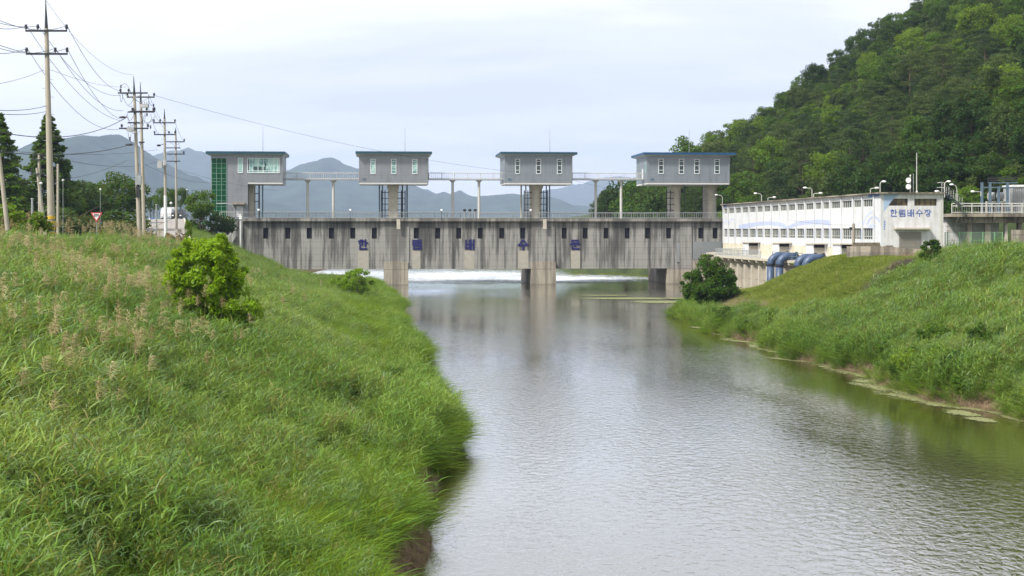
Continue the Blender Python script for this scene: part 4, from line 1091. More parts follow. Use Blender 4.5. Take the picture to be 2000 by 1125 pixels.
def tree_mesh(kind, seed, mat, **kw):
    key = (kind, seed, mat)
    if key in TREEMESH: return TREEMESH[key]
    r = np.random.default_rng(seed+500)
    if kind == 'broad': v, q = crown(seed, 3.3, 3.3, 3.0, 5.2, 46, 110, .19, .12, (.24, .42), .8); H, tr = 6.0, .17
    elif kind == 'tall': v, q = crown(seed, 2.6, 2.6, 4.0, 6.4, 46, 110, .19, .12, (.26, .42), .85); H, tr = 8.0, .18
    elif kind == 'pine': v, q = crown(seed, 3.0, 3.0, 3.2, 6.3, 44, 105, .24, .05, (.24, .42), .38, 'pine', up=.9); H, tr = 8.6, .17
    elif kind == 'cone': v, q = crown(seed, 3.2, 3.2, 7.8, 8.6, 330, 85, .20, .11, (.22, .34), .8, 'cone', up=.4); H, tr = 15.5, .22
    elif kind == 'shrub': v, q = crown(seed, 1.6, 1.6, 1.1, 1.1, 26, 90, .12, .07, (.28, .45), .85); H, tr = 1.4, .06
    cm = np_mesh('crown', v, q, [LM[mat]])
    mb = MB(); add_trunk(mb, H, tr, 3.0 if kind != 'cone' else 1.2, 5, r)
    tm = bpy.data.meshes.new('trunk'); tm.from_pydata([tuple(x) for x in mb.v], [], mb.f); tm.materials.append(M['bark']); tm.update()
    TREEMESH[key] = (cm, tm); return TREEMESH[key]
def plant(kind, seed, mat, loc, s, rz, label, cat='tree', name=None, group=None, sz=None):
    cm, tm = tree_mesh(kind, seed, mat)
    t = thing(name or {'pine': 'pine_tree', 'cone': 'conifer_tree', 'shrub': 'shrub'}.get(kind, 'broadleaf_tree'), label, cat, loc, rz, group)
    t.scale = (s, s, sz or s)
    for nm, me in (('trunk', tm), ('crown', cm)):
        o = bpy.data.objects.new(nm, me); C.objects.link(o); o.parent = t
    return t

# ---- forest on the hill
cand = []
r = np.random.default_rng(5)
cell = {}
def far_enough(x, y, dist):
    k = (int(x//8), int(y//8))
    for i in (-1, 0, 1):
        for j in (-1, 0, 1):
            for a, b_ in cell.get((k[0]+i, k[1]+j), ()):
                if (a-x)**2+(b_-y)**2 < dist*dist: return False
    cell.setdefault(k, []).append((x, y)); return True
N_C = 9000
X_ = r.uniform(10, 135, N_C); Y_ = r.uniform(95, 318, N_C)
SD = hill_sd(X_, Y_); HZ = hill_z(X_, Y_)
for x, y, s_, z in zip(X_, Y_, SD, HZ):
    if s_ < 3.0: continue
    px = 1000+x/y*F; py = 450-(z-8)/y*F
    if px > 2060 or py < -60: continue
    if 1600 < px < 1700 and 300 < py < 352 and y < 215: continue
    if x < 68 and y < 162.5: continue
    if not far_enough(x, y, 4.3 if y < 200 else 4.9): continue
    cand.append((x, y, z, s_, px, py))
print('hill trees', len(cand))
cand.sort(key=lambda c: c[1])
hill_trees, hill_rest = cand[:285], cand[285:]
rows = {}
for c in hill_trees: rows.setdefault(int(c[3]//6.5), []).append(c)
KW = {'pine': 'pine', 'broad': 'round leafy tree', 'tall': 'tall leafy tree'}
MWRD = {'dark': 'dark green', 'mid': 'mid green', 'bright': 'yellow green', 'olive': 'olive', 'pine': 'dark needled', 'rust': 'rusty brown'}
def choose(x, y, sd):
    v = float(vnoise(np.array(x*.045+3), np.array(y*.045+9))); u = r.random()
    if y > 280: k = 'pine' if v > .62 else 'broad'
    elif v > .58: k = 'pine'
    elif v > .38: k = 'broad'
    else: k = 'tall'
    if u < .12: k = ['pine', 'broad', 'tall'][int(r.integers(3))]
    if k == 'pine': m = 'pine' if r.random() < .7 else 'olive'
    else:
        w_ = float(vnoise(np.array(x*.06+30), np.array(y*.06+2)))
        m = 'bright' if w_ > .70 else 'mid' if w_ > .42 else 'dark'
        if r.random() < .12: m = 'olive'
        if r.random() < .01: m = 'olive'
    return k, m
for row in sorted(rows):
    for i, (x, y, z, s_, px, py) in enumerate(sorted(rows[row], key=lambda c: c[4])):
        k, m = choose(x, y, s_); sc_ = r.uniform(.72, 1.15)*(.85 if y < 175 else 1.0)*(.78 if y > 265 else 1)
        lab = '%s %s, %s from left in the %s tree belt up the hill' % (MWRD[m], KW[k], ORD[i+1], ORD[row+1])
        plant(k, int(r.integers(4)), m, (x, y, z-.6), sc_, r.uniform(0, 6.28), lab, 'tree', group='trees covering the hillside', sz=sc_*r.uniform(.85, 1.15))

# ---- scatter by geometry nodes (only for uncountable stuff)
def scatter(name, pts, rot, scl, idx, meshes, label, cat, **tags):
    col = bpy.data.collections.new(name+'_source')
    for i, me in enumerate(meshes):
        col.objects.link(bpy.data.objects.new('%s_clump_%02d' % (name, i), me))
    me = bpy.data.meshes.new(name); n = len(pts)
    me.vertices.add(n); me.vertices.foreach_set('co', np.asarray(pts, np.float32).ravel())
    a = me.attributes.new('rot', 'FLOAT_VECTOR', 'POINT'); a.data.foreach_set('vector', np.asarray(rot, np.float32).ravel())
    a = me.attributes.new('scl', 'FLOAT_VECTOR', 'POINT'); a.data.foreach_set('vector', np.asarray(scl, np.float32).ravel())
    a = me.attributes.new('idx', 'INT', 'POINT'); a.data.foreach_set('value', np.asarray(idx, np.int32))
    ob = bpy.data.objects.new(name, me); C.objects.link(ob)
    ng = bpy.data.node_groups.new(name+'_scatter', 'GeometryNodeTree')
    ng.interface.new_socket('Geometry', in_out='INPUT', socket_type='NodeSocketGeometry')
    ng.interface.new_socket('Geometry', in_out='OUTPUT', socket_type='NodeSocketGeometry')
    gi = ng.nodes.new('NodeGroupInput'); go = ng.nodes.new('NodeGroupOutput')
    iop = ng.nodes.new('GeometryNodeInstanceOnPoints'); ci = ng.nodes.new('GeometryNodeCollectionInfo')
    ci.inputs['Collection'].default_value = col; ci.inputs['Separate Children'].default_value = True; ci.inputs['Reset Children'].default_value = True
    def na(nm, t):
        q = ng.nodes.new('GeometryNodeInputNamedAttribute'); q.data_type = t; q.inputs['Name'].default_value = nm; return q.outputs['Attribute']
    e = ng.nodes.new('FunctionNodeEulerToRotation')
    l = ng.links.new
    l(gi.outputs[0], iop.inputs['Points']); l(ci.outputs[0], iop.inputs['Instance']); iop.inputs['Pick Instance'].default_value = True
    l(na('idx', 'INT'), iop.inputs['Instance Index']); l(na('rot', 'FLOAT_VECTOR'), e.inputs[0]); l(e.outputs[0], iop.inputs['Rotation'])
    l(na('scl', 'FLOAT_VECTOR'), iop.inputs['Scale']); l(iop.outputs[0], go.inputs[0])
    md = ob.modifiers.new('scatter', 'NODES'); md.node_group = ng
    ob['kind'] = 'stuff'; ob['label'] = label; ob['category'] = cat
    for k, v in tags.items(): ob[k] = v
    return ob

if hill_rest:
    ms = []
    for k, m in (('pine', 'pine'), ('broad', 'mid'), ('tall', 'dark'), ('pine', 'olive'), ('broad', 'bright'), ('tall', 'mid')):
        ms.append(tree_mesh(k, 1, m)[0])
    n = len(hill_rest); a = np.array(hill_rest)
    s_ = r.uniform(.75, 1.15, n)
    ii = [int(r.choice([0, 0, 3, 1, 2, 5, 4])) for _ in range(n)]
    scatter('far_woodland', a[:, :3]-[0, 0, .6], np.stack([np.zeros(n), np.zeros(n), r.uniform(0, 6.28, n)], 1), np.stack([s_, s_, s_*r.uniform(.9, 1.15, n)], 1), ii, ms,
            'far woodland of small mixed trees towards the skyline of the hill', 'woodland')
# undergrowth below the trees
pts = []
for _ in range(9000):
    x, y = r.uniform(12, 125), r.uniform(95, 312)
    pts.append((x, y))
pts = np.array(pts); sd_ = hill_sd(pts[:, 0], pts[:, 1]); z_ = hill_z(pts[:, 0], pts[:, 1])
px_ = 1000+pts[:, 0]/pts[:, 1]*F; py_ = 450-(z_-8)/pts[:, 1]*F
bare = ((px_ > 1618) & (px_ < 1640) & (py_ > 312) & (py_ < 325)) | ((px_ > 1665) & (px_ < 1700) & (py_ > 322) & (py_ < 350))
ok = (sd_ > -1) & ~((pts[:, 0] < 66) & (pts[:, 1] < 162)) & (px_ < 2050) & (py_ > -40) & ~bare
pts, z_ = pts[ok], z_[ok]; n = len(pts)
s_ = r.uniform(.7, 1.5, n)
scatter('undergrowth', np.column_stack([pts, z_-.2]), np.stack([np.zeros(n), np.zeros(n), r.uniform(0, 6.28, n)], 1), np.stack([s_, s_, s_], 1), r.integers(0, 4, n),
        [tree_mesh('shrub', 1, 'mid')[0], tree_mesh('shrub', 2, 'dark')[0], tree_mesh('shrub', 3, 'olive')[0], tree_mesh('shrub', 4, 'bright')[0]],
        'shrubby undergrowth filling the hillside between the trees', 'undergrowth')

# ---- trees on the left and elsewhere: (kind, seed, mat, px, base_py, d, top_py, label, width factor)
def plant_px(kind, seed, mat, px, d, top, label, wf=1.0, base=None, cat='tree', name=None, group=None):
    x = (px-1000)/F*d; z = float(ground_z(x, d)) if base is None else base
    zt_ = 8+(450-top)/F*d
    hh = {'broad': 8.2, 'tall': 10.5, 'pine': 9.6, 'cone': 17.0, 'shrub': 2.35}[kind]
    sz = (zt_-z)/hh
    t = plant(kind, seed, mat, (x, d, z-.1), sz*wf, seed*1.3, label, cat, name, group, sz=sz); return t
plant_px('cone', 1, 'mid', 96, 172, 212, 'tall pointed dark conifer directly behind the nearest power pole', 1.5)
plant_px('cone', 2, 'mid', -2, 165, 212, 'tall pointed dark conifer cut by the left edge of the photo', 1.5)
for i, (k, s_, m, px, d, top, wf, lab) in enumerate([
  ('broad', 1, 'dark', 28, 190, 345, 1.0, 'dark round tree between the two tall pointed conifers'),
  ('broad', 2, 'dark', 150, 185, 352, 1.1, 'dark round tree just right of the nearest power pole'),
  ('tall', 1, 'mid', 193, 200, 350, 1.0, 'round green tree behind and above the triangular road sign'),
  ('broad', 3, 'mid', 236, 190, 338, 1.1, 'spreading green tree left of the paired power poles'),
  ('broad', 0, 'mid', 268, 215, 368, .6, 'round green tree right behind the paired power poles'),
  ('broad', 2, 'mid', 325, 255, 365, .9, 'small loose tree above the parked white truck'),
  ('broad', 1, 'mid', 391, 192, 364, .78, 'bushy green tree in front of the green stair window'),
  ('tall', 0, 'mid', 300, 262, 378, .9, 'slender green tree in the gap right of the paired power poles'),
  ('broad', 0, 'mid', 352, 270, 366, .8, 'round green tree above the dark parked car'),
  ('broad', 2, 'mid', 172, 222, 352, 1.0, 'mid green tree in the belt above the road sign on its left'),
  ('tall', 3, 'dark', 118, 200, 348, .9, 'dark tree filling the gap right of the pointed conifer'),
  ('shrub', 1, 'dark', 172, 150, 412, 1.5, 'low dark shrub below the triangular road sign on its left'),
  ('shrub', 2, 'dark', 218, 155, 405, 1.5, 'low dark shrub right of the triangular road sign'),
  ('shrub', 3, 'rust', 55, 140, 408, 1.7, 'reddish brown shrub left of the nearest power pole'),
  ('shrub', 1, 'rust', 22, 130, 425, 1.6, 'reddish brown low shrub near the left edge'),
  ('shrub', 4, 'olive', 240, 145, 425, 2.0, 'brownish olive shrub left of the foot of the paired power poles'),
  ('shrub', 2, 'olive', 120, 140, 415, 1.6, 'olive shrub behind the foot of the nearest power pole'),
  ('shrub', 3, 'dark', 412, 195, 408, 1.2, 'dark shrub at the foot of the green stair window'),
  ('shrub', 4, 'dark', 85, 165, 395, 1.6, 'tall dark shrub under the tall pointed conifer'),
  ('shrub', 0, 'bright', 2, 88, 392, 1.2, 'fresh green shrub cut by the left edge beside the leaning pole'),
  ('shrub', 1, 'rust', 345, 150, 446, .9, 'small rusty shrub at the foot of the farther power poles'),
  ('shrub', 3, 'olive', 293, 160, 450, .8, 'small olive shrub at the edge of the approach road'),
  ('broad', 3, 'dark', -20, 200, 330, 1.2, 'dark spreading tree at the left edge behind the pointed conifer'),
 ]):
    plant_px(k, s_, m, px, d, top, lab, wf, cat='shrub' if k == 'shrub' else 'tree')
# slim climbing sapling
plant_px('tall', 2, 'bright', 368, 100, 423, 'slim yellow green sapling rising above the reeds in front of the bushy tree', .28, cat='sapling', name='sapling')
# dark trees at the far foot of the hill, behind the footbridge
for i, (k, s_, m, px, d, top, wf, lab) in enumerate([
  ('pine', 1, 'dark', 1186, 262, 372, .8, 'leftmost dark tree at the far hill foot, left of the last footbridge post'),
  ('broad', 1, 'dark', 1222, 268, 342, 1.0, 'dark tree at the far hill foot, under the right end of the last footbridge'),
  ('broad', 2, 'mid', 1252, 258, 350, .9, 'mid green tree at the far hill foot, just left of the blue roofed house'),
  ('broad', 3, 'dark', 1283, 250, 362, 1.0, 'dark tree seen under the blue roofed gate house, left of its columns'),
  ('pine', 2, 'pine', 1356, 246, 366, .9, 'dark pine seen between the two columns of the blue roofed gate house'),
  ('tall', 3, 'mid', 1340, 282, 264, 1.0, 'round headed tree standing up from the skyline just above the blue roof'),
 ]):
    x = (px-1000)/F*d; plant_px(k, s_, m, px, d, top, lab, wf, base=max(4.0, min(float(hill_z(np.array([x]), np.array([float(d)]))[0]), 14))-.5 if px < 1330 or px > 1350 else float(hill_z(np.array([x]), np.array([float(d)]))[0])-1)

# ---- bushes near the water: own meshes with small leaves
def bush(name, label, px, base_py, d, w, h, mat, seed, K, per, Lh, Wh, ysq=1.0, up=.4, bot=.1, lobes=()):
    x = (px-1000)/F*d; z = float(ground_z(x, d))
    t = thing(name, label, 'bush', (x, d, z))
    v, q = crown(seed, w/2, w/2*ysq, h/2, h/2+bot, K, per, Lh, Wh, (.15, .29), .9, up=up)
    for li, (ox, oz, lw, lh, lk) in enumerate(lobes):
        v2, q2 = crown(seed+70+li, lw/2, lw/2, lh/2, 0, lk, per, Lh, Wh, (.2, .36), .9, up=up)
        v2 = v2+np.array([ox, 0, oz]); q = np.concatenate([q, q2+len(v)]); v = np.concatenate([v, v2])
    o = bpy.data.objects.new('crown', np_mesh('crown', v, q, [LM[mat]])); C.objects.link(o); o.parent = t
    mb = MB(); rr_ = np.random.default_rng(seed)
    for i in range(7):
        an = i*.9; mb.tube([(0,0,-.3), (math.cos(an)*w*.12, math.sin(an)*w*.12, h*.35), (math.cos(an)*w*.3, math.sin(an)*w*.3, h*.8)], [.035*w/2, .025*w/2, .008], 5)
    tm = bpy.data.meshes.new('stems'); tm.from_pydata([tuple(p) for p in mb.v], [], mb.f); tm.materials.append(M['bark'])
    o = bpy.data.objects.new('stems', tm); C.objects.link(o); o.parent = t
    return t
# bright lime bush in two lobes, near left
bush('bush', 'bright yellow green leafy bush in the reeds in front of the barrage, near left', 404, 640, 57, 3.1, 3.3, 'bush', 3, 78, 175, .12, .04, up=.5, bot=1.45, lobes=((.85, 1.4, 2.5, 3.0, 44), (-.5, 1.1, 2.9, 2.2, 32), (.5, 4.2, 1.1, 1.5, 12), (-.9, 4.0, 1.0, 1.3, 10), (1.1, 3.3, 1.2, 1.2, 12)))
bush('bush', 'feathery light green bush on the left bank tip before the left pier', 690, 575, 142, 4.4, 2.9, 'bush', 8, 60, 120, .16, .035, up=.9)
bush('bush', 'round dark green bush on the right bank tip in front of the barrage', 1386, 606, 133, 5.0, 5.3, 'mid', 12, 105, 170, .15, .06, up=.6, bot=-.9, lobes=((0, .9, 4.9, 2.6, 60), (1.6, 2.0, 2.4, 2.0, 20), (-1.7, 2.1, 2.2, 2.0, 20)))
bush('bush', 'small dark green bush in front of the pump hall roller door', 1819, 515, 106, 1.7, 2.2, 'mid', 15, 40, 150, .08, .04)
plant_px('tall', 2, 'mid', 2026, 92, 392, 'green tree leaning in from the right edge in front of the switchyard', .5)

# ---- reeds and grass
def strips(P0, D, U2, Ls, Wd, bend, seg, r):
    """blades: base P0, direction D, droop towards U2 ; returns verts, quads"""
    n = len(P0); t = np.linspace(0, 1, seg+1)
    side = unit(np.cross(D, np.array([0, 0, 1.])+r.normal(size=(n, 3))*.35))
    V = []
    for k in t:
        c = P0 + D*(Ls*k)[:, None] + U2*(bend*Ls*k*k)[:, None]
        w_ = Wd*(1-k**1.7*.97)*(.55+.45*min(1, k*4)) 
        V.append(c-side*w_[:, None]); V.append(c+side*w_[:, None])
    V = np.stack(V, 1)  # n, 2(seg+1), 3
    q = []
    for s_ in range(seg): q.append([2*s_, 2*s_+1, 2*s_+3, 2*s_+2])
    q = np.array(q)[None] + (np.arange(n)*2*(seg+1))[:, None, None]
    return V.reshape(-1, 3), q.reshape(-1, 4)
GM = {
 'reed': leafmat('reed_leaf', [(.1, (.026, .080, .008)), (.4, (.070, .160, .018)), (.7, (.13, .235, .032)), (.95, (.22, .30, .06))], rough=.42, spec=.2, trans=.33, worldscale=.09, worldamt=.55),
 'fine': leafmat('fine_grass', [(.15, (.038, .10, .012)), (.5, (.078, .168, .017)), (.74, (.14, .24, .015)), (.92, (.21, .31, .016))], rough=.5, trans=.4, worldscale=.12, worldamt=.45),
 'mown': leafmat('mown_turf', [(.1, (.10, .15, .02)), (.5, (.16, .22, .03)), (.85, (.24, .25, .07))], rough=.6, trans=.3, worldscale=.15),
 'dry': leafmat('dry_stalk', [(.1, (.20, .155, .09)), (.5, (.30, .24, .15)), (.9, (.40, .33, .22))], rough=.8, trans=.25, tint=(.4, .3, .15)),
 'plume': leafmat('reed_plume', [(.1, (.25, .20, .10)), (.5, (.38, .32, .17)), (.9, (.50, .44, .27))], rough=.8, trans=.4, tint=(.5, .35, .2)),
}
def reed_mesh(seed, stems=9, rad=.34, wl=1.0, lean=.12):
    r = np.random.default_rng(seed); P0 = []; D = []; U2 = []; Ls = []; Wd = []; B = []
    for s_ in range(stems):
        an, q = r.uniform(0, 6.28), rad*math.sqrt(r.random()); b0 = np.array([math.cos(an)*q, math.sin(an)*q, -.1])
        h = r.uniform(1.1, 1.75); ld = np.array([r.normal(.10, lean), r.normal(0, lean), 1.]); ld /= np.linalg.norm(ld)
        P0.append(b0); D.append(ld); U2.append([.1, 0, 0]); Ls.append(h); Wd.append(.006); B.append(.2)
        az = r.uniform(0, 3.14); nl = int(r.integers(7, 10))
        for k in range(nl):
            f = .28+.72*(k+.5)/nl; p = b0+ld*h*f
            a_ = az+k*2.6+r.normal(0, .5); el = r.uniform(.55, 1.0)+.25*f
            dv = np.array([math.cos(a_)*math.cos(el)+.18, math.sin(a_)*math.cos(el), math.sin(el)]); dv /= np.linalg.norm(dv)
            P0.append(p); D.append(dv); U2.append([math.cos(a_)*.5+.25, math.sin(a_)*.5, -1]); Ls.append(r.uniform(.38, .68)*(1.12-.3*f)); Wd.append(r.uniform(.014, .024)*wl); B.append(r.uniform(.25, .85))
    v, q = strips(np.array(P0), np.array(D), unit(np.array(U2, float)), np.array(Ls), np.array(Wd), np.array(B), 4, r)
    return np_mesh('reed_clump', v, q, [GM['reed']])
def grass_mesh(seed, n=42, rad=.22, h=(.35, .9), wd=(.008, .017), mat='fine', bend=(.3, 1.1), spread=.75, lean=.08):
    r = np.random.default_rng(seed)
    an = r.uniform(0, 6.28, n); q = rad*np.sqrt(r.random(n)); P0 = np.stack([np.cos(an)*q, np.sin(an)*q, np.full(n, -.08)], 1)
    a2 = r.uniform(0, 6.28, n); sp = r.uniform(0, spread, n)
    D = unit(np.stack([np.cos(a2)*sp+lean, np.sin(a2)*sp, np.ones(n)], 1))
    U2 = unit(np.stack([np.cos(a2)*.6+lean*2, np.sin(a2)*.6, -np.full(n, .75)], 1))
    v, qd = strips(P0, D, U2, r.uniform(*h, n), r.uniform(*wd, n), r.uniform(*bend, n), 4, r)
    return np_mesh('grass_clump', v, qd, [GM[mat]])
def plume_mesh(seed):
    r = np.random.default_rng(seed)
    P0 = [[0, 0, 0]]; D = [[.03, 0, 1]]; U2 = [[.4, 0, 0]]; Ls = [2.0]; Wd = [.006]; B = [.05]
    for k in range(46):
        f = r.random(); p = [.05+.03*f, 0, 1.72+.36*f]; a_ = r.uniform(0, 6.28)
        P0.append(p); D.append([math.cos(a_)*.9+.35, math.sin(a_)*.9, .7]); U2.append([.6, 0, -1]); Ls.append(r.uniform(.14, .30)*(1.2-.6*f)); Wd.append(r.uniform(.006, .012)); B.append(r.uniform(.4, .9))
    v, q = strips(np.array(P0, float), unit(np.array(D, float)), unit(np.array(U2, float)), np.array(Ls), np.array(Wd), np.array(B), 3, r)
    return np_mesh('plume_clump', v, q, [GM['plume']])
GM['reed_pale'] = leafmat('reed_leaf_pale', [(.1, (.05, .11, .03)), (.5, (.105, .19, .058)), (.9, (.19, .27, .11))], rough=.4, spec=.25, trans=.3, worldscale=.09, worldamt=.4)
GM['reed_old'] = leafmat('reed_leaf_old', [(.1, (.09, .10, .02)), (.5, (.17, .17, .04)), (.9, (.28, .25, .10))], rough=.5, trans=.3, worldscale=.09, worldamt=.4)
reedM = [reed_mesh(i, 7) for i in range(9)]
for i in (6, 7): reedM[i].materials[0] = GM['reed_pale']
reedM[8].materials[0] = GM['reed_old']
fineM = [grass_mesh(20+i) for i in range(6)]
hangM = [grass_mesh(40+i, 60, .26, (.45, .95), (.007, .014), 'fine', (.4, 1.2), .6, .3) for i in range(4)]
mownM = [grass_mesh(60+i, 90, .5, (.12, .28), (.008, .014), 'mown') for i in range(4)]
dryM = [grass_mesh(80+i, 60, .3, (.3, .8), (.004, .009), 'dry', (.2, 1.2), .8) for i in range(4)]
plumeM = [plume_mesh(i) for i in range(5)]

def cloud(n, x0, x1, d0, d1, r, near=True):
    # density falls with distance
    u = r.random(n)
    d = (d0**.35 + u*(d1**.35-d0**.35))**(1/.35)
    x = r.uniform(0, 1, n)*(x1(d)-x0(d))+x0(d)
    w_ = (x1(d)-x0(d)); keep = r.random(n) < w_/w_.max()
    return x[keep], d[keep]
def cull(x, d, ex=2.5): return np.abs(x) < .37*d+ex
def slope_rot(x, d, r, amt=.6, zr=None):
    e = .4
    gx_ = (ground_z(x+e, d)-ground_z(x-e, d))/(2*e); gy_ = (ground_z(x, d+e)-ground_z(x, d-e))/(2*e)
    return np.stack([np.clip(gy_, -.8, .8)*amt, -np.clip(gx_, -.8, .8)*amt, np.zeros(len(x))], 1)
def put(name, x, d, meshes, s, label, cat, spin=(-.9, .9), tilt=.5, dz=0, idx=None):
    z = ground_z(x, d); n = len(x)
    rot = slope_rot(x, d, r, tilt)*0; rot[:, 2] = r.uniform(spin[0], spin[1], n)
    rot[:, 0] += r.normal(0, .07, n); rot[:, 1] += r.normal(0, .07, n)
    scl = np.stack([s, s, s*r.uniform(.85, 1.15, n)], 1)
    return scatter(name, np.column_stack([x, d, z+dz]), rot, scl, r.integers(0, len(meshes), n) if idx is None else idx, meshes, label, cat)
r = np.random.default_rng(99)
# LEFT BANK
x, d = cloud(86000, lambda d: edgeL(d)-36, lambda d: edgeL(d), 9, 213, r)
k = cull(x, d, 3) & (d > 9.5); x, d = x[k], d[k]
sl = edgeL(d)-x
lim = np.interp(d, [10, 35, 60, 100, 140, 200], [3.2, 4.6, 4.6, 5.0, 7, 11]) + 9*fbm(x*.16+3, d*.09, 3)
isreed = sl > lim
road = (np.abs(x+.2426*d) < 3.2) & (d > 158)
keepbank = ~((sl < .7) & (d > 25) & (d < 45)); x, d, sl, isreed, road = x[keepbank], d[keepbank], sl[keepbank], isreed[keepbank], road[keepbank]
isreed = isreed | ((sl > .6) & (r.random(len(x)) < .42))
keep = isreed & ~((sl > 25) & (r.random(len(x)) < .55)) & ~road
xr_, dr_ = x[keep], d[keep]; n = len(xr_); print('reeds L', n)
hn = 1+.9*fbm(xr_*.3, dr_*.25, 3)
s_ = np.interp(dr_, [10, 25, 60, 200], [1.15, 1.1, 1.0, 1.25])*hn*r.uniform(.75, 1.15, n)*np.where(edgeL(dr_)-xr_ > 22, .75, 1)*np.interp(dr_, [10, 60, 110, 150], [1, .95, .7, .55])*np.interp(edgeL(dr_)-xr_, [1, 4, 8, 14], [.45, .62, .8, 1])
put('reeds', xr_, dr_, reedM, s_, 'tall green reeds covering the left bank from the foreground to the power poles', 'reeds', spin=(-1.2, 1.2))
keep = ~isreed & (sl > .25); xf, df = x[keep], d[keep]
xe, de = cloud(16000, lambda d: edgeL(d)-9, lambda d: edgeL(d), 20, 213, r); k = cull(xe, de, 2); xe, de = xe[k], de[k]
sl2 = edgeL(de)-xe; k = (sl2 > .3) & (sl2 < 9) & ~((sl2 < .7) & (de < 45)); xf = np.concatenate([xf, xe[k]]); df = np.concatenate([df, de[k]])
xe, de = r.uniform(-48, -14, 9000), r.uniform(140, 213, 9000); sl2 = edgeL(de)-xe; k = (sl2 > .4) & ~((np.abs(xe+.2426*de) < 3.2) & (de > 158)); xf = np.concatenate([xf, xe[k]]); df = np.concatenate([df, de[k]])
n = len(xf); print('fine L', n); slf = edgeL(df)-xf
s_ = np.interp(df, [10, 60, 200], [.95, 1.25, 1.5])*(1+1.3*fbm(xf*.45, df*.4, 3))*r.uniform(.75, 1.2, n)
put('fine_grass', xf, df, fineM, s_, 'soft bright green grass on the lower slope of the left bank', 'grass', spin=(-1, 1))
# overhanging fringe on the water edge
de = np.concatenate([r.uniform(22, 60, 1500), r.uniform(60, 205, 2400)]); bare = (fbm(de*.35, de*0+2, 2) > .13) & (de < 44)
de = de[~bare]; xe = edgeL(de)-r.uniform(.25, 1.8, len(de)); n = len(de)
s_ = np.interp(de, [20, 60, 200], [.8, 1.15, 1.4])*(1+1.4*fbm(de*.3, de*0, 2))*r.uniform(.8, 1.25, n)
inn = ~((de < 45) & (de > 26)) | (r.random(len(de)) < .12); xe, de, s_ = xe[inn], de[inn], s_[inn]
ix = r.integers(0, 8, len(de)); s_ = np.where(ix > 3, s_*np.interp(de, [40, 60, 120, 200], [.62, .55, .42, .34]), s_)
put('fringe_grass', xe, de, hangM+reedM[:4], s_, 'lush grass hanging over the waterline of the left bank', 'grass', spin=(-.8, .6), idx=ix)
# bits of dry litter at the waterline
de = r.uniform(24, 46, 1300); xe = edgeL(de)-r.uniform(-.15, 1.0, len(de))
put('dry_litter', xe, de, dryM, r.uniform(.25, .55, len(de)), 'dry brown roots and litter along the foreground waterline of the left bank', 'dry grass', spin=(0, 6.28))
# plumes
x, d = cloud(18000, lambda d: edgeL(d)-26, lambda d: edgeL(d)-6, 15, 110, r); k = cull(x, d, 0); x, d = x[k], d[k]
pn = fbm(x*.12+9, d*.09+4, 3); dens = np.interp(edgeL(d)-x, [6, 10, 16, 20, 23], [.02, .12, .5, .75, .12])*np.interp(d, [15, 24, 34, 60, 85], [.05, .14, .8, 1, .3])
k = r.random(len(x)) < dens*np.clip(.5+pn*3, 0, 1); x, d = x[k], d[k]; print('plumes', len(x))
put('reed_plumes', x, d, plumeM, r.uniform(1.0, 1.3, len(x))*np.interp(d, [15, 40, 110], [.95, 1, .85]), 'tan feathery reed plumes nodding above the left bank reeds', 'reed plumes', spin=(-1.2, 1.2))
# RIGHT BANK
MOWX, MOWD = [15, 17, 20, 23, 28, 32, 36, 42], [124, 118, 105, 100, 104, 109, 112, 112]
x, d = cloud(60000, lambda d: edgeR(d), lambda d: edgeR(d)+30, 50, 150, r)
k = cull(x, d, 3); x, d = x[k], d[k]; sr = x-edgeR(d)
mow = d > np.interp(x, MOWX, MOWD) + 3*fbm(x*.3, d*.2, 2)
keep = (sr > .6) & ~mow; xr_, dr_ = x[keep], d[keep]; n = len(xr_); print('reeds R', n)
srr = xr_-edgeR(dr_)
isf = ((srr < 1.6+2.5*fbm(xr_*.2, dr_*.2)) | (fbm(xr_*.07+8, dr_*.05, 2) > .17)) & (r.random(n) < .6)
s_ = (.80+1.3*fbm(xr_*.3, dr_*.24, 3))*r.uniform(.8, 1.15, n)*np.interp(srr, [0, 3, 6, 15, 22], [.72, .95, 1.05, .95, .72])
put('bank_reeds', xr_[~isf], dr_[~isf], reedM, s_[~isf], 'green reeds covering the right bank up to its crest', 'reeds', spin=(-1.2, 1.2))
sf = s_[isf]*1.35
put('bank_grass', xr_[isf], dr_[isf], fineM, sf, 'soft green grass patches low on the right bank', 'grass', spin=(2.2, 4.0))
de = r.uniform(52, 140, 2600); gap = fbm(de*.3, de*0+7, 2) > .02
de = de[~(gap & (r.random(len(de)) < .8))]; xe = edgeR(de)+r.uniform(.0, 1.7, len(de)); n = len(de)
s_ = 1.15*(1+1.4*fbm(de*.35, de*0+5, 2))*r.uniform(.8, 1.2, n)
xc = []; dc = []
for q in np.arange(54, 138, 1.0):
    if r.random() < .42:
        m_ = int(r.integers(7, 15)); qx = edgeR(q)+r.uniform(.5, 1.6); xc += list(qx+r.normal(0, .5, m_)); dc += list(q+r.normal(0, .55, m_))
xe = np.concatenate([xe, xc]); de = np.concatenate([de, dc]); s_ = np.concatenate([s_, r.uniform(.75, 1.1, len(xc))])
ix = r.integers(0, 8, len(de)); s_ = np.where(ix > 1, s_*np.interp(de, [55, 90, 138], [.66, .58, .42]), s_)
put('bank_fringe', xe, de, hangM[:2]+reedM[:6], s_, 'tufts of grass hanging over the waterline of the right bank', 'grass', spin=(2.3, 3.9), idx=ix)
de = r.uniform(52, 108, 1500); xe = edgeR(de)+r.uniform(-.15, .9, len(de))
put('dead_reeds', xe, de, dryM, r.uniform(.5, 1.0, len(de)), 'dead brown reed stalks along the waterline of the right bank', 'dry grass', spin=(0, 6.28))
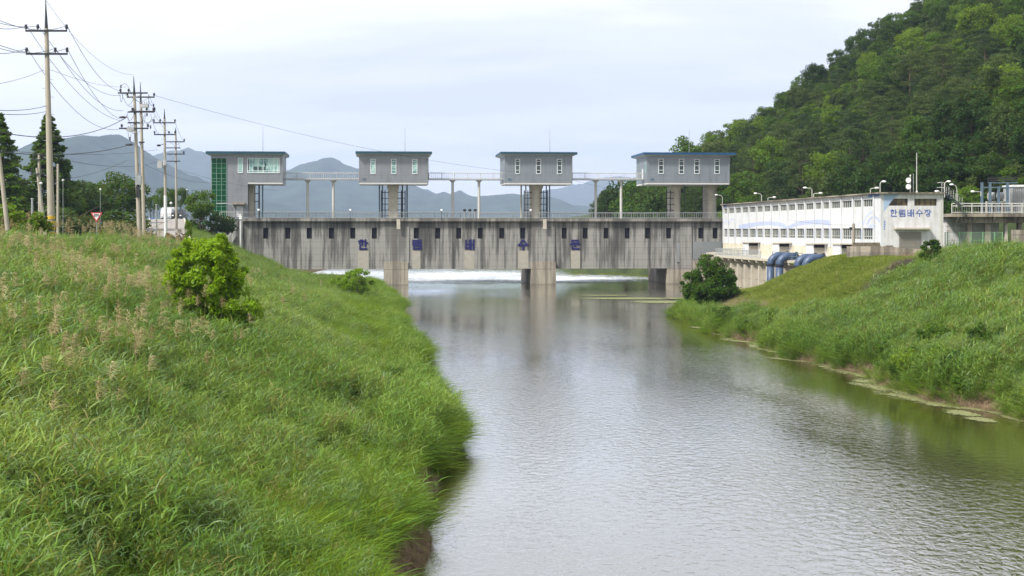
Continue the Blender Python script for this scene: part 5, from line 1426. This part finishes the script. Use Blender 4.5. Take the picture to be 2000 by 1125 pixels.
x, d = cloud(500, lambda d: edgeR(d)+3, lambda d: edgeR(d)+28, 55, 118, r); k = cull(x, d, 0) & (r.random(len(x)) < .35); x, d = x[k], d[k]
put('bank_plumes', x, d, plumeM, r.uniform(.55, .75, len(x)), 'sparse pale reed plumes on the right bank', 'reed plumes', spin=(-1.2, 1.2))
# mown levee flank beyond the reeds
x, d = cloud(34000, lambda d: edgeR(d), lambda d: edgeR(d)+26, 96, 156, r)
k = cull(x, d, 2); x, d = x[k], d[k]
mow = d > np.interp(x, MOWX, MOWD) - 2; sr = x-edgeR(d)
zg = ground_z(x, d)
k = mow & (sr > .5) & ~((x > 36) & (d > 139)) & (zg > .3) & (d < 148); x, d, zg = x[k], d[k], zg[k]
low = (zg < 1.9+1.0*fbm(x*.3, d*.3, 2)) & (x > 19) & (r.random(len(x)) < .75)
put('mown_grass', x[~low], d[~low], mownM, r.uniform(.8, 1.5, (~low).sum()), 'short mown grass on the levee in front of the blue pipes', 'grass', spin=(0, 6.28))
put('straw_patch', x[low], d[low], dryM, r.uniform(.4, .8, low.sum()), 'straw coloured dry grass at the foot of the mown levee', 'dry grass', spin=(0, 6.28))
# dry crest grasses at right behind the reeds
x = r.uniform(34, 44, 900); d = r.uniform(104, 126, 900)
put('crest_grass', x, d, dryM, r.uniform(.9, 1.5, 900), 'tan dry grasses along the crest of the right bank', 'dry grass', spin=(0, 6.28))
# broad leaved weeds dotted through both banks
wm = [tree_mesh('shrub', 1, 'mid')[0], tree_mesh('shrub', 2, 'dark')[0], tree_mesh('shrub', 3, 'bright')[0]]
x, d = cloud(1100, lambda d: edgeL(d)-24, lambda d: edgeL(d)-.8, 16, 205, r); k = cull(x, d, 1) & (fbm(x*.15+1, d*.1, 2) > .04); x, d = x[k], d[k]
put('leafy_weeds', x, d, wm, r.uniform(.2, .42, len(x))*np.interp(d, [16, 60, 120, 200], [.8, 1, .8, .6]), 'low leafy weeds dotted through the reeds of the left bank', 'weeds', spin=(0, 6.28))
x, d = cloud(1100, lambda d: edgeR(d)+.5, lambda d: edgeR(d)+20, 54, 122, r); k = cull(x, d, 1) & (d < np.interp(x, MOWX, MOWD)-3) & (((x-edgeR(d) < 2.2) & (r.random(len(x)) < .6)) | (fbm(x*.15+1, d*.1, 2) > .16)); x, d = x[k], d[k]
put('bank_weeds', x, d, wm, r.uniform(.3, .6, len(x)), 'low leafy weeds dotted through the reeds of the right bank', 'weeds', spin=(0, 6.28))
# brush line along the levee corner
bx = np.linspace(0, 1, 420); A = W(1795, 490, 114); B = W(1700, 548, 106)
x = A.x+(B.x-A.x)*bx+r.normal(0, .35, 420); d = A.y+(B.y-A.y)*bx+r.normal(0, .5, 420)
brushM = [grass_mesh(90+i, 50, .35, (.25, .7), (.006, .012), 'dry', (.2, 1.4), 1.2) for i in range(3)]
for me in brushM: me.materials[0] = M['brush']
put('dead_brush', x, d, brushM, r.uniform(.8, 1.5, 420), 'dark line of dead brush running down the levee in front of the brown wall', 'brush', spin=(0, 6.28))
# weeds in the shallows beyond the right opening
x = r.uniform(10, 27, 700); d = r.uniform(244, 285, 700); k = fbm(x*.2, d*.12, 2) > -.02
n = int(k.sum()); scatter('water_weeds', np.column_stack([x[k], d[k], np.zeros(n)]), np.column_stack([np.zeros(n), np.zeros(n), r.uniform(0, 6.28, n)]), np.full((n, 3), 1.2), r.integers(0, 4, n), mownM,
   'green water plants in the shallows seen under the right hand gate', 'water plants')

# ------------------------------------------------------------------ power poles
def pole_thing(name, label, base, top, r0, r1, arms, spike=0, cat='power pole', mat='pole', extra=None, white=0, group='power poles on the left bank', band=False, fat=1.0):
    """arms: list of (height above base, left reach, right reach, [insulator offsets])"""
    t = thing(name, label, cat, base, 0, group); b_ = Vector(base); tp = Vector(top); ax = (tp-b_); Lh = ax.length; dr = ax.normalized()
    b2 = b_-dr*.8; hs = Lh-spike
    m = MB(); m.tube([b2, b_+dr*hs], [r0*1.02, r1], 14); m.build('shaft', M[mat], t)
    if white: MB().tube([b_-dr*.5, b_+dr*white], [r0*1.06, r0*.98], 14).build('painted_band', M['pole_white'], t)
    if band:
        m = MB()
        for i in range(4): m.tube([b_+dr*(.6+i*.34), b_+dr*(.6+i*.34+.2)], r0*1.04, 14)
        m.build('painted_band', M['yellow'], t)
    if spike: MB().tube([b_+dr*(hs-.15), b_+dr*(hs+.15), b_+dr*Lh], [r1*1.05, r1*.8, .02], 8).build('spike', M['dark_steel'], t)
    for k, (h, l, rr, ins) in enumerate(arms):
        c = b_+dr*h
        am = MB().box(c.x-l, c.x+rr, c.y-r1-.10, c.y-r1-.01, c.z-.045*fat, c.z+.045*fat).build('crossarm', M['dark_steel'], t)
        for o in ins:
            MB().tube([(c.x+o, c.y-r1-.05, c.z+.03), (c.x+o, c.y-r1-.05, c.z+.13), (c.x+o, c.y-r1-.05, c.z+.15), (c.x+o, c.y-r1-.05, c.z+.40)], [.03, .04, .075*fat, .06*fat], 8).build('insulator', M['dark_steel'], am)
        if k % 2 == 0 and len(arms) > 2:
            m = MB(); m.bar((c.x-.7*l, c.y-r1-.05, c.z), (c.x, c.y-r1-.05, c.z-.55), .025); m.bar((c.x+.7*rr, c.y-r1-.05, c.z), (c.x, c.y-r1-.05, c.z-.55), .025); m.build('brace', M['grey_steel'], am)
    # climbing pegs
    m = MB()
    for i in range(int((hs-2.2)/.55)): 
        c = b_+dr*(2.2+i*.55); s_ = 1 if i % 2 else -1; m.bar(c, c+Vector((s_*(r0+.12), 0, 0)), .012)
    m.build('climbing_pegs', M['grey_steel'], t)
    return t
def at(px, py, d): return W(px, py, d)
# nearest pole
B1, T1 = at(101, 478, 90), at(89, -3, 90)
def armh(B, T, py): return (T-B).length*(py0(B)-py)/(py0(B)-py0(T))
def py0(v): return 450-(v.z-8)/v.y*F
s1 = 90/F
pole_thing('power_pole', 'tall single concrete power pole nearest the camera with two crossarms and a yellow banded foot', B1, T1, .24, .13,
           [(armh(B1, T1, 61), 39*s1, 42*s1, [-38*s1, -15*s1, 41*s1]), (armh(B1, T1, 106), 39*s1, 42*s1, [-38*s1, 18*s1, 41*s1])], spike=1.9, band=True, fat=1.3)
for px, pt, pb_, d, lean, lab in ((12, 300, 470, 84, -14, 'leaning plain concrete pole at the left edge'), (84, 328, 462, 105, -12, 'leaning concrete pole just left of the nearest power pole'),
                             (78, 300, 440, 118, -2, 'upright grey pole half hidden behind the pointed conifer'), (113, 320, 445, 128, 0, 'thin weathered pole just right of the nearest power pole')):
    Bq, Tq = at(px+(6 if lean < -5 else 0), pb_+8, d), at(px+lean, pt, d)
    pole_thing('plain_pole', lab, Bq, Tq, .15 if d < 110 else .13, .10, [(armh(Bq, Tq, pt+12), .5, .5, [-.4, .4])] if d > 100 and d < 125 else [], cat='pole', group='plain poles without spikes')
s2 = 135/F
B2, T2 = at(273, 478, 135), at(261, 148, 135)
p2 = pole_thing('power_pole', 'left and taller one of the paired power poles crowded with crossarms and wires', B2, T2, .22, .13,
   [(armh(B2, T2, 182), 31*s2, 27*s2, [-26*s2, -10*s2]), (armh(B2, T2, 219), 13*s2, 38*s2, [-4*s2, 37*s2]), (armh(B2, T2, 251), 31*s2, 26*s2, [-26*s2, 25*s2]), (armh(B2, T2, 240), 14*s2, 10*s2, [])], spike=1.6, fat=1.5)
B3, T3 = at(282, 478, 141), at(274, 160, 141); s3 = 141/F
p3 = pole_thing('power_pole', 'right and shorter one of the paired power poles with transformer boxes', B3, T3, .20, .13,
   [(armh(B3, T3, 190), 26*s3, 28*s3, [-25*s3, 27*s3]), (armh(B3, T3, 218), 20*s3, 28*s3, [27*s3, 12*s3]), (armh(B3, T3, 278), 5*s3, 6*s3, [])], spike=2.2, fat=1.5)
def gear(par, px, py, d, w_, h_, dep=.35, mat='trans_grey', name='transformer_box'):
    c = at(px, py, d); m = MB(); m.box(c.x-w_/2, c.x+w_/2, c.y-dep, c.y, c.z-h_/2, c.z+h_/2)
    for i in (-1, 0, 1): m.tube([(c.x+i*w_*.3, c.y-dep/2, c.z+h_/2), (c.x+i*w_*.3, c.y-dep/2, c.z+h_/2+.22)], .05, 6)
    return m.build(name, M[mat], par)
gear(p3, 283, 207, 140.6, .75, .35); gear(p2, 256, 254, 134.6, .7, .3); gear(p2, 271, 352, 134.7, .55, .85, .3, 'grey_steel', 'meter_box'); gear(p2, 270, 375, 134.75, .3, 1.1, .25, 'dark_steel', 'cable_box')
# slack jumper loops around the pair
m = MB()
rj = random.Random(4)
for (a, b_, sg) in (((236, 178), (258, 208), 10), ((237, 168), (257, 186), -12), ((234, 184), (240, 182), 16), ((290, 184), (291, 216), 6), ((248, 220), (262, 240), 14), ((246, 224), (262, 222), 12), ((272, 222), (303, 226), 16),
                    ((262, 190), (250, 205), 4), ((285, 222), (276, 250), 6), ((266, 236), (283, 222), 12), ((252, 268), (262, 275), 8), ((256, 262), (250, 258), 14), ((284, 240), (296, 232), 5), ((290, 196), (299, 206), 4), ((262, 212), (274, 214), 7)):
    A_, B_ = at(a[0], a[1], 134.5), at(b_[0], b_[1], 134.8); pts = []
    for i in range(9): f = i/8; p = A_.lerp(B_, f); p.z -= sg*s2*4*f*(1-f); pts.append(p)
    m.tube(pts, .018, 5, cap=False)
m.build('jumper_wires', M['dark_steel'], p2)
m = MB()
for px, py in ((236, 169), (300, 206), (287, 224), (254, 271), (262, 219), (294, 248), (278, 239)):
    c = at(px, py, 134.6); m.tube([c-Vector((0,0,.16)), c+Vector((0,0,.16))], .06, 6)
m.build('insulators', M['dark_steel'], p2)
s4 = 165/F; B4, T4_ = at(324, 476, 165), at(321, 212, 165)
p4 = pole_thing('power_pole', 'power pole with white painted lower half standing right of the paired poles', B4, T4_, .19, .12,
   [(armh(B4, T4_, 240), 21*s4, 22*s4, [-20*s4, -8*s4, 21*s4]), (armh(B4, T4_, 263), 20*s4, 22*s4, [-19*s4, 9*s4, 21*s4])], spike=1.2, white=5.6, fat=1.5)
gear(p4, 313, 322, 164.7, .55, .75); gear(p4, 322, 318, 164.6, .35, .6)
m = MB(); c = at(310, 284, 164.6); m.ball(c, .17, 5, sq=(1.5,.6,.8)); m.bar(c, at(321, 281, 165), .04); m.build('switch', M['dark_steel'], p4)
s5 = 195/F; B5, T5 = at(345, 474, 195), at(343, 249, 195)
p5 = pole_thing('power_pole', 'thin farthest power pole with braced crossarms left of the bushy tree', B5, T5, .17, .11,
   [(armh(B5, T5, 277), 18*s5, 18*s5, [17*s5]), (armh(B5, T5, 289), 18*s5, 9*s5, []), (armh(B5, T5, 301), 17*s5, 18*s5, [16*s5]), (armh(B5, T5, 315), 17*s5, 9*s5, [])], spike=.6, fat=1.5)
for px, pt, pb_, d, lab in ((305.5, 400, 468, 145, 'short grey steel post on the approach road right of the paired poles'), (63, 389, 466, 100, 'short grey steel post left of the leaning poles')):
    t = thing('steel_post', lab, 'post', at(px, pb_, d)); a, b_ = at(px, pb_+8, d), at(px, pt, d)
    MB().tube([a, b_], .08, 10).build('shaft', M['grey_steel'], t); MB().tube([b_, b_+Vector((0,0,.06))], .11, 10).build('cap', M['pale_steel'], t)
# small globe lamps among the trees
gsrc = None
for px, py, d, lab in ((123, 352, 126, 'small white globe lamp right of the nearest power pole'), (196, 370, 150, 'small white globe lamp in the trees above the triangular sign'), (334, 397, 200, 'white globe lamp between the two farther power poles'), (80, 358, 104, 'small white globe lamp on the leaning pole'), (365, 370, 230, 'small white globe lamp above the bushy tree')):
    p = at(px, py, d); z = float(ground_z(p.x, d)); loc = Vector((p.x, d, z)); h = p.z-z
    t = thing('globe_lamp', lab, 'lamp', loc, 0, 'globe lamps on the left bank')
    MB().tube([loc-Vector((0,0,.3)), (p.x, d, p.z-.1)], .022, 6).build('pole', M['grey_steel'], t)
    MB().ball(p, .11 if px != 334 else .2, 7).build('globe', M['lamp_white'], t, smooth=True)
# triangular sign
c = at(188.5, 424, 98); t = thing('road_sign', 'inverted triangular white road sign with a red rim on a thin post', 'road sign', at(188.5, 470, 98))
MB().tube([(c.x, 98.05, 5.5), (c.x, 98.05, c.z+.1)], .03, 8).build('post', M['grey_steel'], t)
k = 98/F
tri = [(c.x-11.5*k, c.z+9*k), (c.x+11.5*k, c.z+9*k), (c.x, c.z-10*k)]
MB().prism(tri, 97.98, 98.01).build('rim', M['red'], t)
cx_, cz_ = c.x, c.z+3*k
tri2 = [(cx_+(x-cx_)*.68, cz_+(z-cz_)*.68) for x, z in tri]
pl = MB().prism(tri2, 97.97, 97.979).build('face', M['sign_white'], t)
Ts = Matrix()
for i, ch in enumerate('천천히'):
    hangul(ch, c.x-4.9*k+i*3.4*k, c.z+6.2*k, 3.0*k, 5*k, Ts, 97.968, .011, .006).build('letter', M['sign_grey'], pl)

# approach road and kerb
rd = []
ys = np.linspace(168, 258, 34)
def roadx(d): return -.2426*d
m = MB()
for a, b_ in zip(ys[:-1], ys[1:]):
    q = []
    for d in (a, b_):
        x = roadx(d)
        for s_ in (-2.6, 2.6):
            zz = float(np.max(ground_z(np.linspace(x-2.6, x+2.6, 9), np.full(9, d))))+.06; q.append((x+s_, d, zz))
    m.add(q, [(0, 1, 3, 2)])
m.build('road', M['road'], kind='structure')
for s_, lab in ((-2.75, 'left'), (2.75, 'right')):
    m = MB()
    for a, b_ in zip(ys[:-1], ys[1:]):
        za = float(np.max(ground_z(np.linspace(roadx(a)-2.6, roadx(a)+2.6, 9), np.full(9, a)))); zb_ = float(np.max(ground_z(np.linspace(roadx(b_)-2.6, roadx(b_)+2.6, 9), np.full(9, b_))))
        x0_, x1_ = roadx(a)+s_, roadx(b_)+s_
        m.add([(x0_-.12,a,za-.5),(x0_+.12,a,za-.5),(x1_+.12,b_,zb_-.5),(x1_-.12,b_,zb_-.5),(x0_-.12,a,za+.2),(x0_+.12,a,za+.2),(x1_+.12,b_,zb_+.2),(x1_-.12,b_,zb_+.2)], [(4,5,6,7),(0,4,7,3),(1,2,6,5),(0,1,5,4)])
    m.build('kerb', M['conc_light'], kind='structure')
def rz_(d): return float(np.max(ground_z(np.linspace(roadx(d)-2.6, roadx(d)+2.6, 9), np.full(9, d))))+.06
def vehicle(name, label, cat, px, d, w_, h_, L_, mat, truck=False):
    x = (px-1000)/F*d; z = rz_(d); t = thing(name, label, cat, (x, d, z)); T = Matrix.Translation((x, d, z)); hw = w_/2
    m = MB(T)
    if truck:
        m.add([(-hw,0,.35),(hw,0,.35),(hw,1.6,.35),(-hw,1.6,.35),(-hw,0,1.15),(hw,0,1.15),(hw*.95,.35,h_),(-hw*.95,.35,h_),(-hw*.95,1.6,h_),(hw*.95,1.6,h_)],
              [(0,1,5,4),(4,5,6,7),(7,6,9,8),(1,2,9,6,5),(0,4,7,8,3),(2,3,8,9),(0,3,2,1)])
        m.box(-hw-.08, hw+.08, 1.7, L_, .65, h_+.25)
    else:
        m.add([(-hw,0,.3),(hw,0,.3),(hw,L_,.3),(-hw,L_,.3),(-hw,0,.95),(hw,0,.95),(hw,L_,1.0),(-hw,L_,1.0)], [(0,1,5,4),(1,2,6,5),(2,3,7,6),(3,0,4,7),(4,5,6,7),(0,3,2,1)])
        m.add([(-hw*.95,1.0,.952),(hw*.95,1.0,.952),(hw*.95,L_-.1,1.002),(-hw*.95,L_-.1,1.002),(-hw*.78,1.7,h_),(hw*.78,1.7,h_),(hw*.78,L_-.6,h_),(-hw*.78,L_-.6,h_)], [(0,1,5,4),(1,2,6,5),(2,3,7,6),(3,0,4,7),(4,5,6,7)])
    m.build('body', M[mat], t)
    g = MB(T)
    if truck: g.add([(-hw*.85,.03,1.2),(hw*.85,.03,1.2),(hw*.82,.31,h_-.1),(-hw*.82,.31,h_-.1)], [(0,1,2,3)])
    else: g.add([(-hw*.85,1.02,1.02),(hw*.85,1.02,1.02),(hw*.70,1.62,h_-.06),(-hw*.70,1.62,h_-.06)], [(0,1,2,3)])
    g.build('windscreen', M['car_glass'], t)
    for s_ in (-1, 1):
        MB(T).box(s_*hw*.72-.16, s_*hw*.72+.16, -.03, -.002, .62, .82).build('headlight', M['lamp_white'], t)
        for yy in (.75, L_-.8): MB(T).tube([(s_*(hw-.2), yy, .33), (s_*(hw-.01), yy, .33)], .33, 14).build('wheel', M['tyre'], t)
        MB(T).box(s_*(hw+.12)-.1, s_*(hw+.12)+.1, .9 if not truck else .1, 1.0 if not truck else .2, 1.0, 1.2).build('mirror', M['car_dark'], t)
    MB(T).box(-hw*.7, hw*.7, -.04, -.003, .40, .58).build('bumper', M['dark_steel' if not truck else 'trans_grey'], t)
vehicle('parked_truck', 'small white box truck parked at the top of the approach road', 'truck', 324, 244, 1.9, 1.95, 4.8, 'car_white', True)
vehicle('parked_car', 'dark car parked beside the white truck at the top of the approach road', 'car', 345, 240, 1.8, 1.65, 4.4, 'car_dark')
t = thing('banner_post', 'small leaning post with blue cloth at the left side of the approach road', 'banner', at(297, 432, 225)); c = at(297, 428, 225)
MB().tube([c-Vector((0,0,2)), c+Vector((-.3,0,1.6))], .05, 6).build('post', M['dark_steel'], t)
m = MB(); m.box(c.x-.55, c.x+.45, c.y-.1, c.y-.06, c.z-.55, c.z+.2); m.build('cloth', simple('blue_cloth', (.08, .16, .42), .8), t)

# ------------------------------------------------------------------ wires
wire_n = 0
def wire(a, b_, da, db, sag, label, r_=.014, grp='overhead wires between the poles'):
    A_, B_ = at(a[0], a[1], da), at(b_[0], b_[1], db); pts = []; n = 24
    for i in range(n+1): f = i/n; p = A_.lerp(B_, f); p.z -= sag*4*f*(1-f); pts.append(p)
    m = MB(); m.tube(pts, [r_]*(n+1), 5, cap=False)
    o = m.build('wire', M['dark_steel'], smooth=True); tag(o, label, 'wire', grp); return o
s1p = 90
wl = [
 ((52, 50), (-60, 38), 90, 60, .3, 'wire leaving the nearest pole to the left from the left end of its top crossarm'),
 ((75, 50), (-60, 22), 90, 60, .3, 'wire leaving the nearest pole to the left from the middle of its top crossarm'),
 ((131, 50), (-60, 10), 90, 60, .6, 'topmost wire running left across the nearest pole to the right end of its top crossarm'),
 ((53, 94), (-60, 92), 90, 60, .3, 'wire leaving the nearest pole to the left from the left end of its lower crossarm'),
 ((108, 94), (-60, 70), 90, 60, .5, 'wire leaving the nearest pole to the left from the inner insulator of its lower crossarm'),
 ((131, 94), (-60, 60), 90, 60, .6, 'wire leaving the nearest pole to the left from the right end of its lower crossarm'),
 ((131, 50), (238, 178), 90, 135, 1.0, 'wire from the right end of the nearest pole upper crossarm to the paired poles'),
 ((52, 50), (236, 236), 90, 135, 1.2, 'wire from the left end of the nearest pole upper crossarm to the paired poles'),
 ((75, 50), (236, 186), 90, 135, 1.3, 'wire from the middle of the upper crossarm of the nearest pole to the paired poles'),
 ((131, 94), (242, 234), 90, 135, 1.0, 'wire from the right end of the nearest pole lower crossarm to the paired poles'),
 ((108, 94), (240, 216), 90, 135, 1.1, 'wire from the inner insulator of the nearest pole lower crossarm to the paired poles'),
 ((53, 94), (234, 252), 90, 135, 1.6, 'lowest slack wire from the lower crossarm of the nearest pole to the paired poles'),
 ((89, 0), (261, 146), 90, 135, 1.2, 'faint topmost wire from the nearest pole tip to the paired poles tip'),
 ((98, 136), (246, 170), 90, 135, .3, 'faint wire crossing from the shaft of the nearest pole to the paired poles'),
 ((86, 136), (-60, 170), 90, 60, .2, 'faint wire running down left from the shaft of the nearest pole'),
 ((90, 207), (-60, 210), 90, 60, .2, 'short wire running left from the collar of the nearest pole'),
 ((89, 218), (-60, 214), 90, 60, .2, 'second short wire running left just below the collar of the nearest pole'),
 ((246, 230), (-60, 244), 134, 80, 1.2, 'thick black cable running left from the paired poles to the edge at mid height'),
 ((252, 283), (-60, 290), 134, 80, .6, 'thick black cable running left over the mountain from the paired poles'),
 ((308, 292), (-60, 288), 164, 85, .5, 'thin cable running left over the mountain from the white footed pole'),
 ((248, 313), (-60, 350), 136, 85, .9, 'thin cable over the tree tops running left from the paired poles'),
 ((308, 316), (100, 306), 164, 92, .6, 'thin cable between the white footed pole and the nearest pole'),
 ((300, 186), (1010, 336), 141, 206, 1.0, 'long thin wire running right across the sky to the gate houses'),
 ((291, 186), (321, 240), 135, 165, .4, 'wire from the paired poles down to the left insulator of the white footed pole'),
 ((300, 220), (341, 262), 135, 165, .5, 'wire from the paired poles down to the right insulator of the white footed pole'),
 ((294, 222), (312, 262), 135, 165, .5, 'wire from the paired poles down to the lower crossarm of the white footed pole'),
 ((342, 238), (359, 276), 165, 195, .3, 'short wire from the white footed pole to the farthest pole, upper one'),
 ((342, 262), (359, 300), 165, 195, .3, 'short wire from the white footed pole to the farthest pole, lower one'),
 ((284, 322), (412, 357), 141, 195, .5, 'thin cable from the paired poles to the control house'),
 ((346, 330), (540, 372), 195, 209, .4, 'faint cable from the farthest pole along the front of the control house'),
 ((1120, 352), (1411, 392), 206, 206, .7, 'faint cable sagging behind the footbridge posts toward the pump hall'),
 ((1667, 440), (1500, 420), 130, 190, .3, 'faint cable from the short grey pole along the white pump hall wall'),
 ((1846, 440), (1900, 462), 143, 150, .2, 'faint cable from the gable corner down to the shed'),
]
for a, b_, da, db, sg, lab in wl:
    wire(a, b_, da, db, sg, lab, r_=.030 if 'thick' in lab else .012 if 'faint' in lab else .017 if da < 100 else .015)
# cable joints: dark sleeves on the thick cables and on the long wire
for px, py, d, lab in ((240, 229, 133.5, 'dark splice sleeve on the thick cable left of the paired poles'), (252.5, 282.5, 133.7, 'dark splice sleeve on the lower thick cable over the mountain')):
    c = at(px, py, d); tag(MB().ball(c, .13, 6, sq=(3, .8, .8)).build('splice_sleeve', M['dark_steel'], smooth=True), lab, 'cable joint', 'dark sleeves on the cables')
tg = thing('guy_wire', 'thin stay wire slanting from the paired poles toward the ground on the right', 'wire', at(290, 360, 136))
MB().bar(at(283, 345, 137), at(300, 470, 130), .012).build('strand', M['dark_steel'], tg)

# ------------------------------------------------------------------ mountains
def mount_mat(name, c):
    m, nt, out = newmat(name); p = N(nt, 'ShaderNodeBsdfPrincipled'); p.inputs['Roughness'].default_value = 1; p.inputs['Specular IOR Level'].default_value = 0
    n = noise(nt, coords(nt, 'World'), .012, 6, .65); L(nt, ramp(nt, n, [(.35, [x*.6 for x in c]), (.65, [x*1.3 for x in c])]).outputs[0], p.inputs['Base Color'])
    L(nt, p.outputs[0], out.inputs[0]); return m
M['mount'] = mount_mat('far_forest', (.035, .055, .035))
def mountain(prof, D, wd, seed):
    px = np.array([p[0] for p in prof], float); py = np.array([p[1] for p in prof], float)
    nx = 160; tx = np.linspace(px[0], px[-1], nx); X = (tx-1000)/F*D; ridge = 8+(450-np.interp(tx, px, py))/F*D
    ridge = ridge + 9*(D/2500)*fbm(tx*.06+seed, tx*0, 5)
    t = np.concatenate([np.linspace(-1, 0, 22), np.linspace(.1, 1, 8)])
    TX, TT = np.meshgrid(np.arange(nx), t)
    XX = X[TX]; DD = D + TT*wd
    spur = fbm(XX/(.05*D)+seed, DD/(.09*D), 4)
    Z = ridge[TX]*(1-np.abs(TT)**1.25) + spur*ridge[TX].mean()*1.1*np.abs(TT)*(1-np.abs(TT))*2 
    Z = np.where(np.abs(TT) > .99, -5, Z)
    v = np.stack([XX.ravel(), DD.ravel(), Z.ravel()], 1); i = np.arange(nx-1)[None]; j = np.arange(len(t)-1)[:, None]; a = (j*nx+i).ravel()
    o = bpy.data.objects.new('mountain', np_mesh('mountain', v, np.stack([a, a+1, a+nx+1, a+nx], 1), [M['mount']], True)); C.objects.link(o); o['kind'] = 'structure'
mountain([(-200, 330), (-60, 310), (22, 298), (60, 292), (110, 280), (150, 266), (185, 265), (200, 268), (218, 264), (240, 267), (265, 285), (300, 308), (345, 330), (390, 350), (420, 362), (480, 380), (540, 398), (620, 415), (680, 425), (760, 440)], 4000, 1300, 1)
mountain([(230, 360), (290, 310), (315, 298), (345, 292), (370, 291), (405, 299), (450, 315), (500, 330), (560, 345), (620, 360), (700, 375), (780, 400), (880, 430)], 6800, 1500, 2)
mountain([(420, 380), (480, 352), (540, 336), (560, 330), (590, 322), (610, 314), (640, 309), (655, 310), (680, 325), (720, 332), (760, 340), (790, 350), (810, 362), (850, 375), (880, 378), (898, 373), (920, 384), (950, 386), (1000, 383), (1030, 381), (1060, 388), (1085, 391), (1120, 400), (1160, 408), (1220, 415), (1300, 430)], 5300, 1500, 3)
mountain([(900, 425), (980, 395), (1040, 378), (1080, 368), (1120, 361), (1160, 352), (1200, 345), (1260, 350), (1340, 360), (1500, 380), (1700, 400)], 8600, 1800, 4)
# low far shore with hazy buildings is hidden behind the gate wall

# ------------------------------------------------------------------ sky, haze, sun
SUN_EL, SUN_AZ = R(48), R(-128)      # azimuth from +Y clockwise: sun stands behind and to the left
wd_ = bpy.data.worlds.new('World'); sc.world = wd_; wd_.use_nodes = True
nt = wd_.node_tree; nt.nodes.clear(); out = nt.nodes.new('ShaderNodeOutputWorld'); bg = nt.nodes.new('ShaderNodeBackground')
sky = nt.nodes.new('ShaderNodeTexSky'); sky.sky_type = 'NISHITA'; sky.sun_disc = False; sky.sun_elevation = SUN_EL; sky.sun_rotation = SUN_AZ % (2*math.pi)
sky.air_density = 1.2; sky.dust_density = 2.5; sky.ozone_density = 1
tc = nt.nodes.new('ShaderNodeTexCoord'); sx = nt.nodes.new('ShaderNodeSeparateXYZ'); L(nt, tc.outputs['Generated'], sx.inputs[0])
zc = math_(nt, 'MAXIMUM', sx.outputs[2], .0); dn = math_(nt, 'ADD', zc, .14)
cx = nt.nodes.new('ShaderNodeCombineXYZ'); L(nt, math_(nt, 'DIVIDE', sx.outputs[0], dn), cx.inputs[0]); L(nt, math_(nt, 'DIVIDE', sx.outputs[1], dn), cx.inputs[1])
mp = nt.nodes.new('ShaderNodeMapping'); mp.inputs['Scale'].default_value = (.55, .8, 1); mp.inputs['Location'].default_value = (3.1, 1.4, 0); L(nt, cx.outputs[0], mp.inputs[0])
n1 = noise(nt, mp.outputs[0], .75, 4, .5, .3); n2 = noise(nt, mp.outputs[0], 2.4, 5, .55, .4)
f = math_(nt, 'MULTIPLY_ADD', n2, .3, math_(nt, 'MULTIPLY', n1, .8))
cl = ramp(nt, f, [(.34, (5.8, 6.05, 6.75)), (.46, (6.8, 6.98, 7.55)), (.56, (8.2, 8.2, 8.55)), (.67, (9.6, 9.42, 9.45))], 'EASE').outputs[0]
# the cloud deck brightens toward the horizon a little and covers nearly all of the blue
hb = math_(nt, 'MULTIPLY_ADD', math_(nt, 'POWER', math_(nt, 'SUBTRACT', 1.0, zc), 9.0), .45, .9)
cxx = nt.nodes.new('ShaderNodeVectorMath'); cxx.operation = 'SCALE'; L(nt, cl, cxx.inputs[0]); L(nt, hb, cxx.inputs['Scale'])
cov = mixc(nt, .965, sky.outputs[0], cxx.outputs[0])
L(nt, cov, bg.inputs[0]); bg.inputs[1].default_value = .108; L(nt, bg.outputs[0], out.inputs[0])
sun = bpy.data.lights.new('sun', 'SUN'); sun.energy = 4.6; sun.angle = R(9); sun.color = (1, .95, .86)
so = bpy.data.objects.new('sun', sun); C.objects.link(so); 
dirv = Vector((math.sin(SUN_AZ)*math.cos(SUN_EL), math.cos(SUN_AZ)*math.cos(SUN_EL), math.sin(SUN_EL)))
so.rotation_euler = dirv.to_track_quat('Z', 'Y').to_euler(); so.location = (-50, -50, 80)

hm, nt, out = newmat('haze_air'); pv = nt.nodes.new('ShaderNodeVolumePrincipled')
pv.inputs['Color'].default_value = (.58, .72, 1.0, 1); pv.inputs['Density'].default_value = HAZE; pv.inputs['Anisotropy'].default_value = 0.0
L(nt, pv.outputs[0], out.inputs['Volume'])
hz = MB().box(-9100, 9100, -70, 12100, -7, 640).build('haze', hm, kind='stuff'); hz['label'] = 'thin bluish haze over the whole valley'; hz['category'] = 'haze'

# ------------------------------------------------------------------ camera
cam = bpy.data.cameras.new('camera'); co = bpy.data.objects.new('camera', cam); C.objects.link(co)
co.location = (0, 0, 8); co.rotation_euler = (R(90), 0, 0); cam.sensor_width = 36; cam.lens = 50; cam.shift_y = -.05625
cam.clip_start = .5; cam.clip_end = 30000; sc.camera = co
sc.view_settings.view_transform = 'Standard'; sc.view_settings.look = 'None'; sc.view_settings.exposure = EXPO; sc.view_settings.gamma = 1
cy = sc.cycles; cy.use_denoising = True; cy.max_bounces = 6; cy.diffuse_bounces = 3; cy.glossy_bounces = 3; cy.transmission_bounces = 3; cy.transparent_max_bounces = 8; cy.volume_bounces = 0
cy.caustics_reflective = False; cy.caustics_refractive = False; cy.sample_clamp_indirect = 4
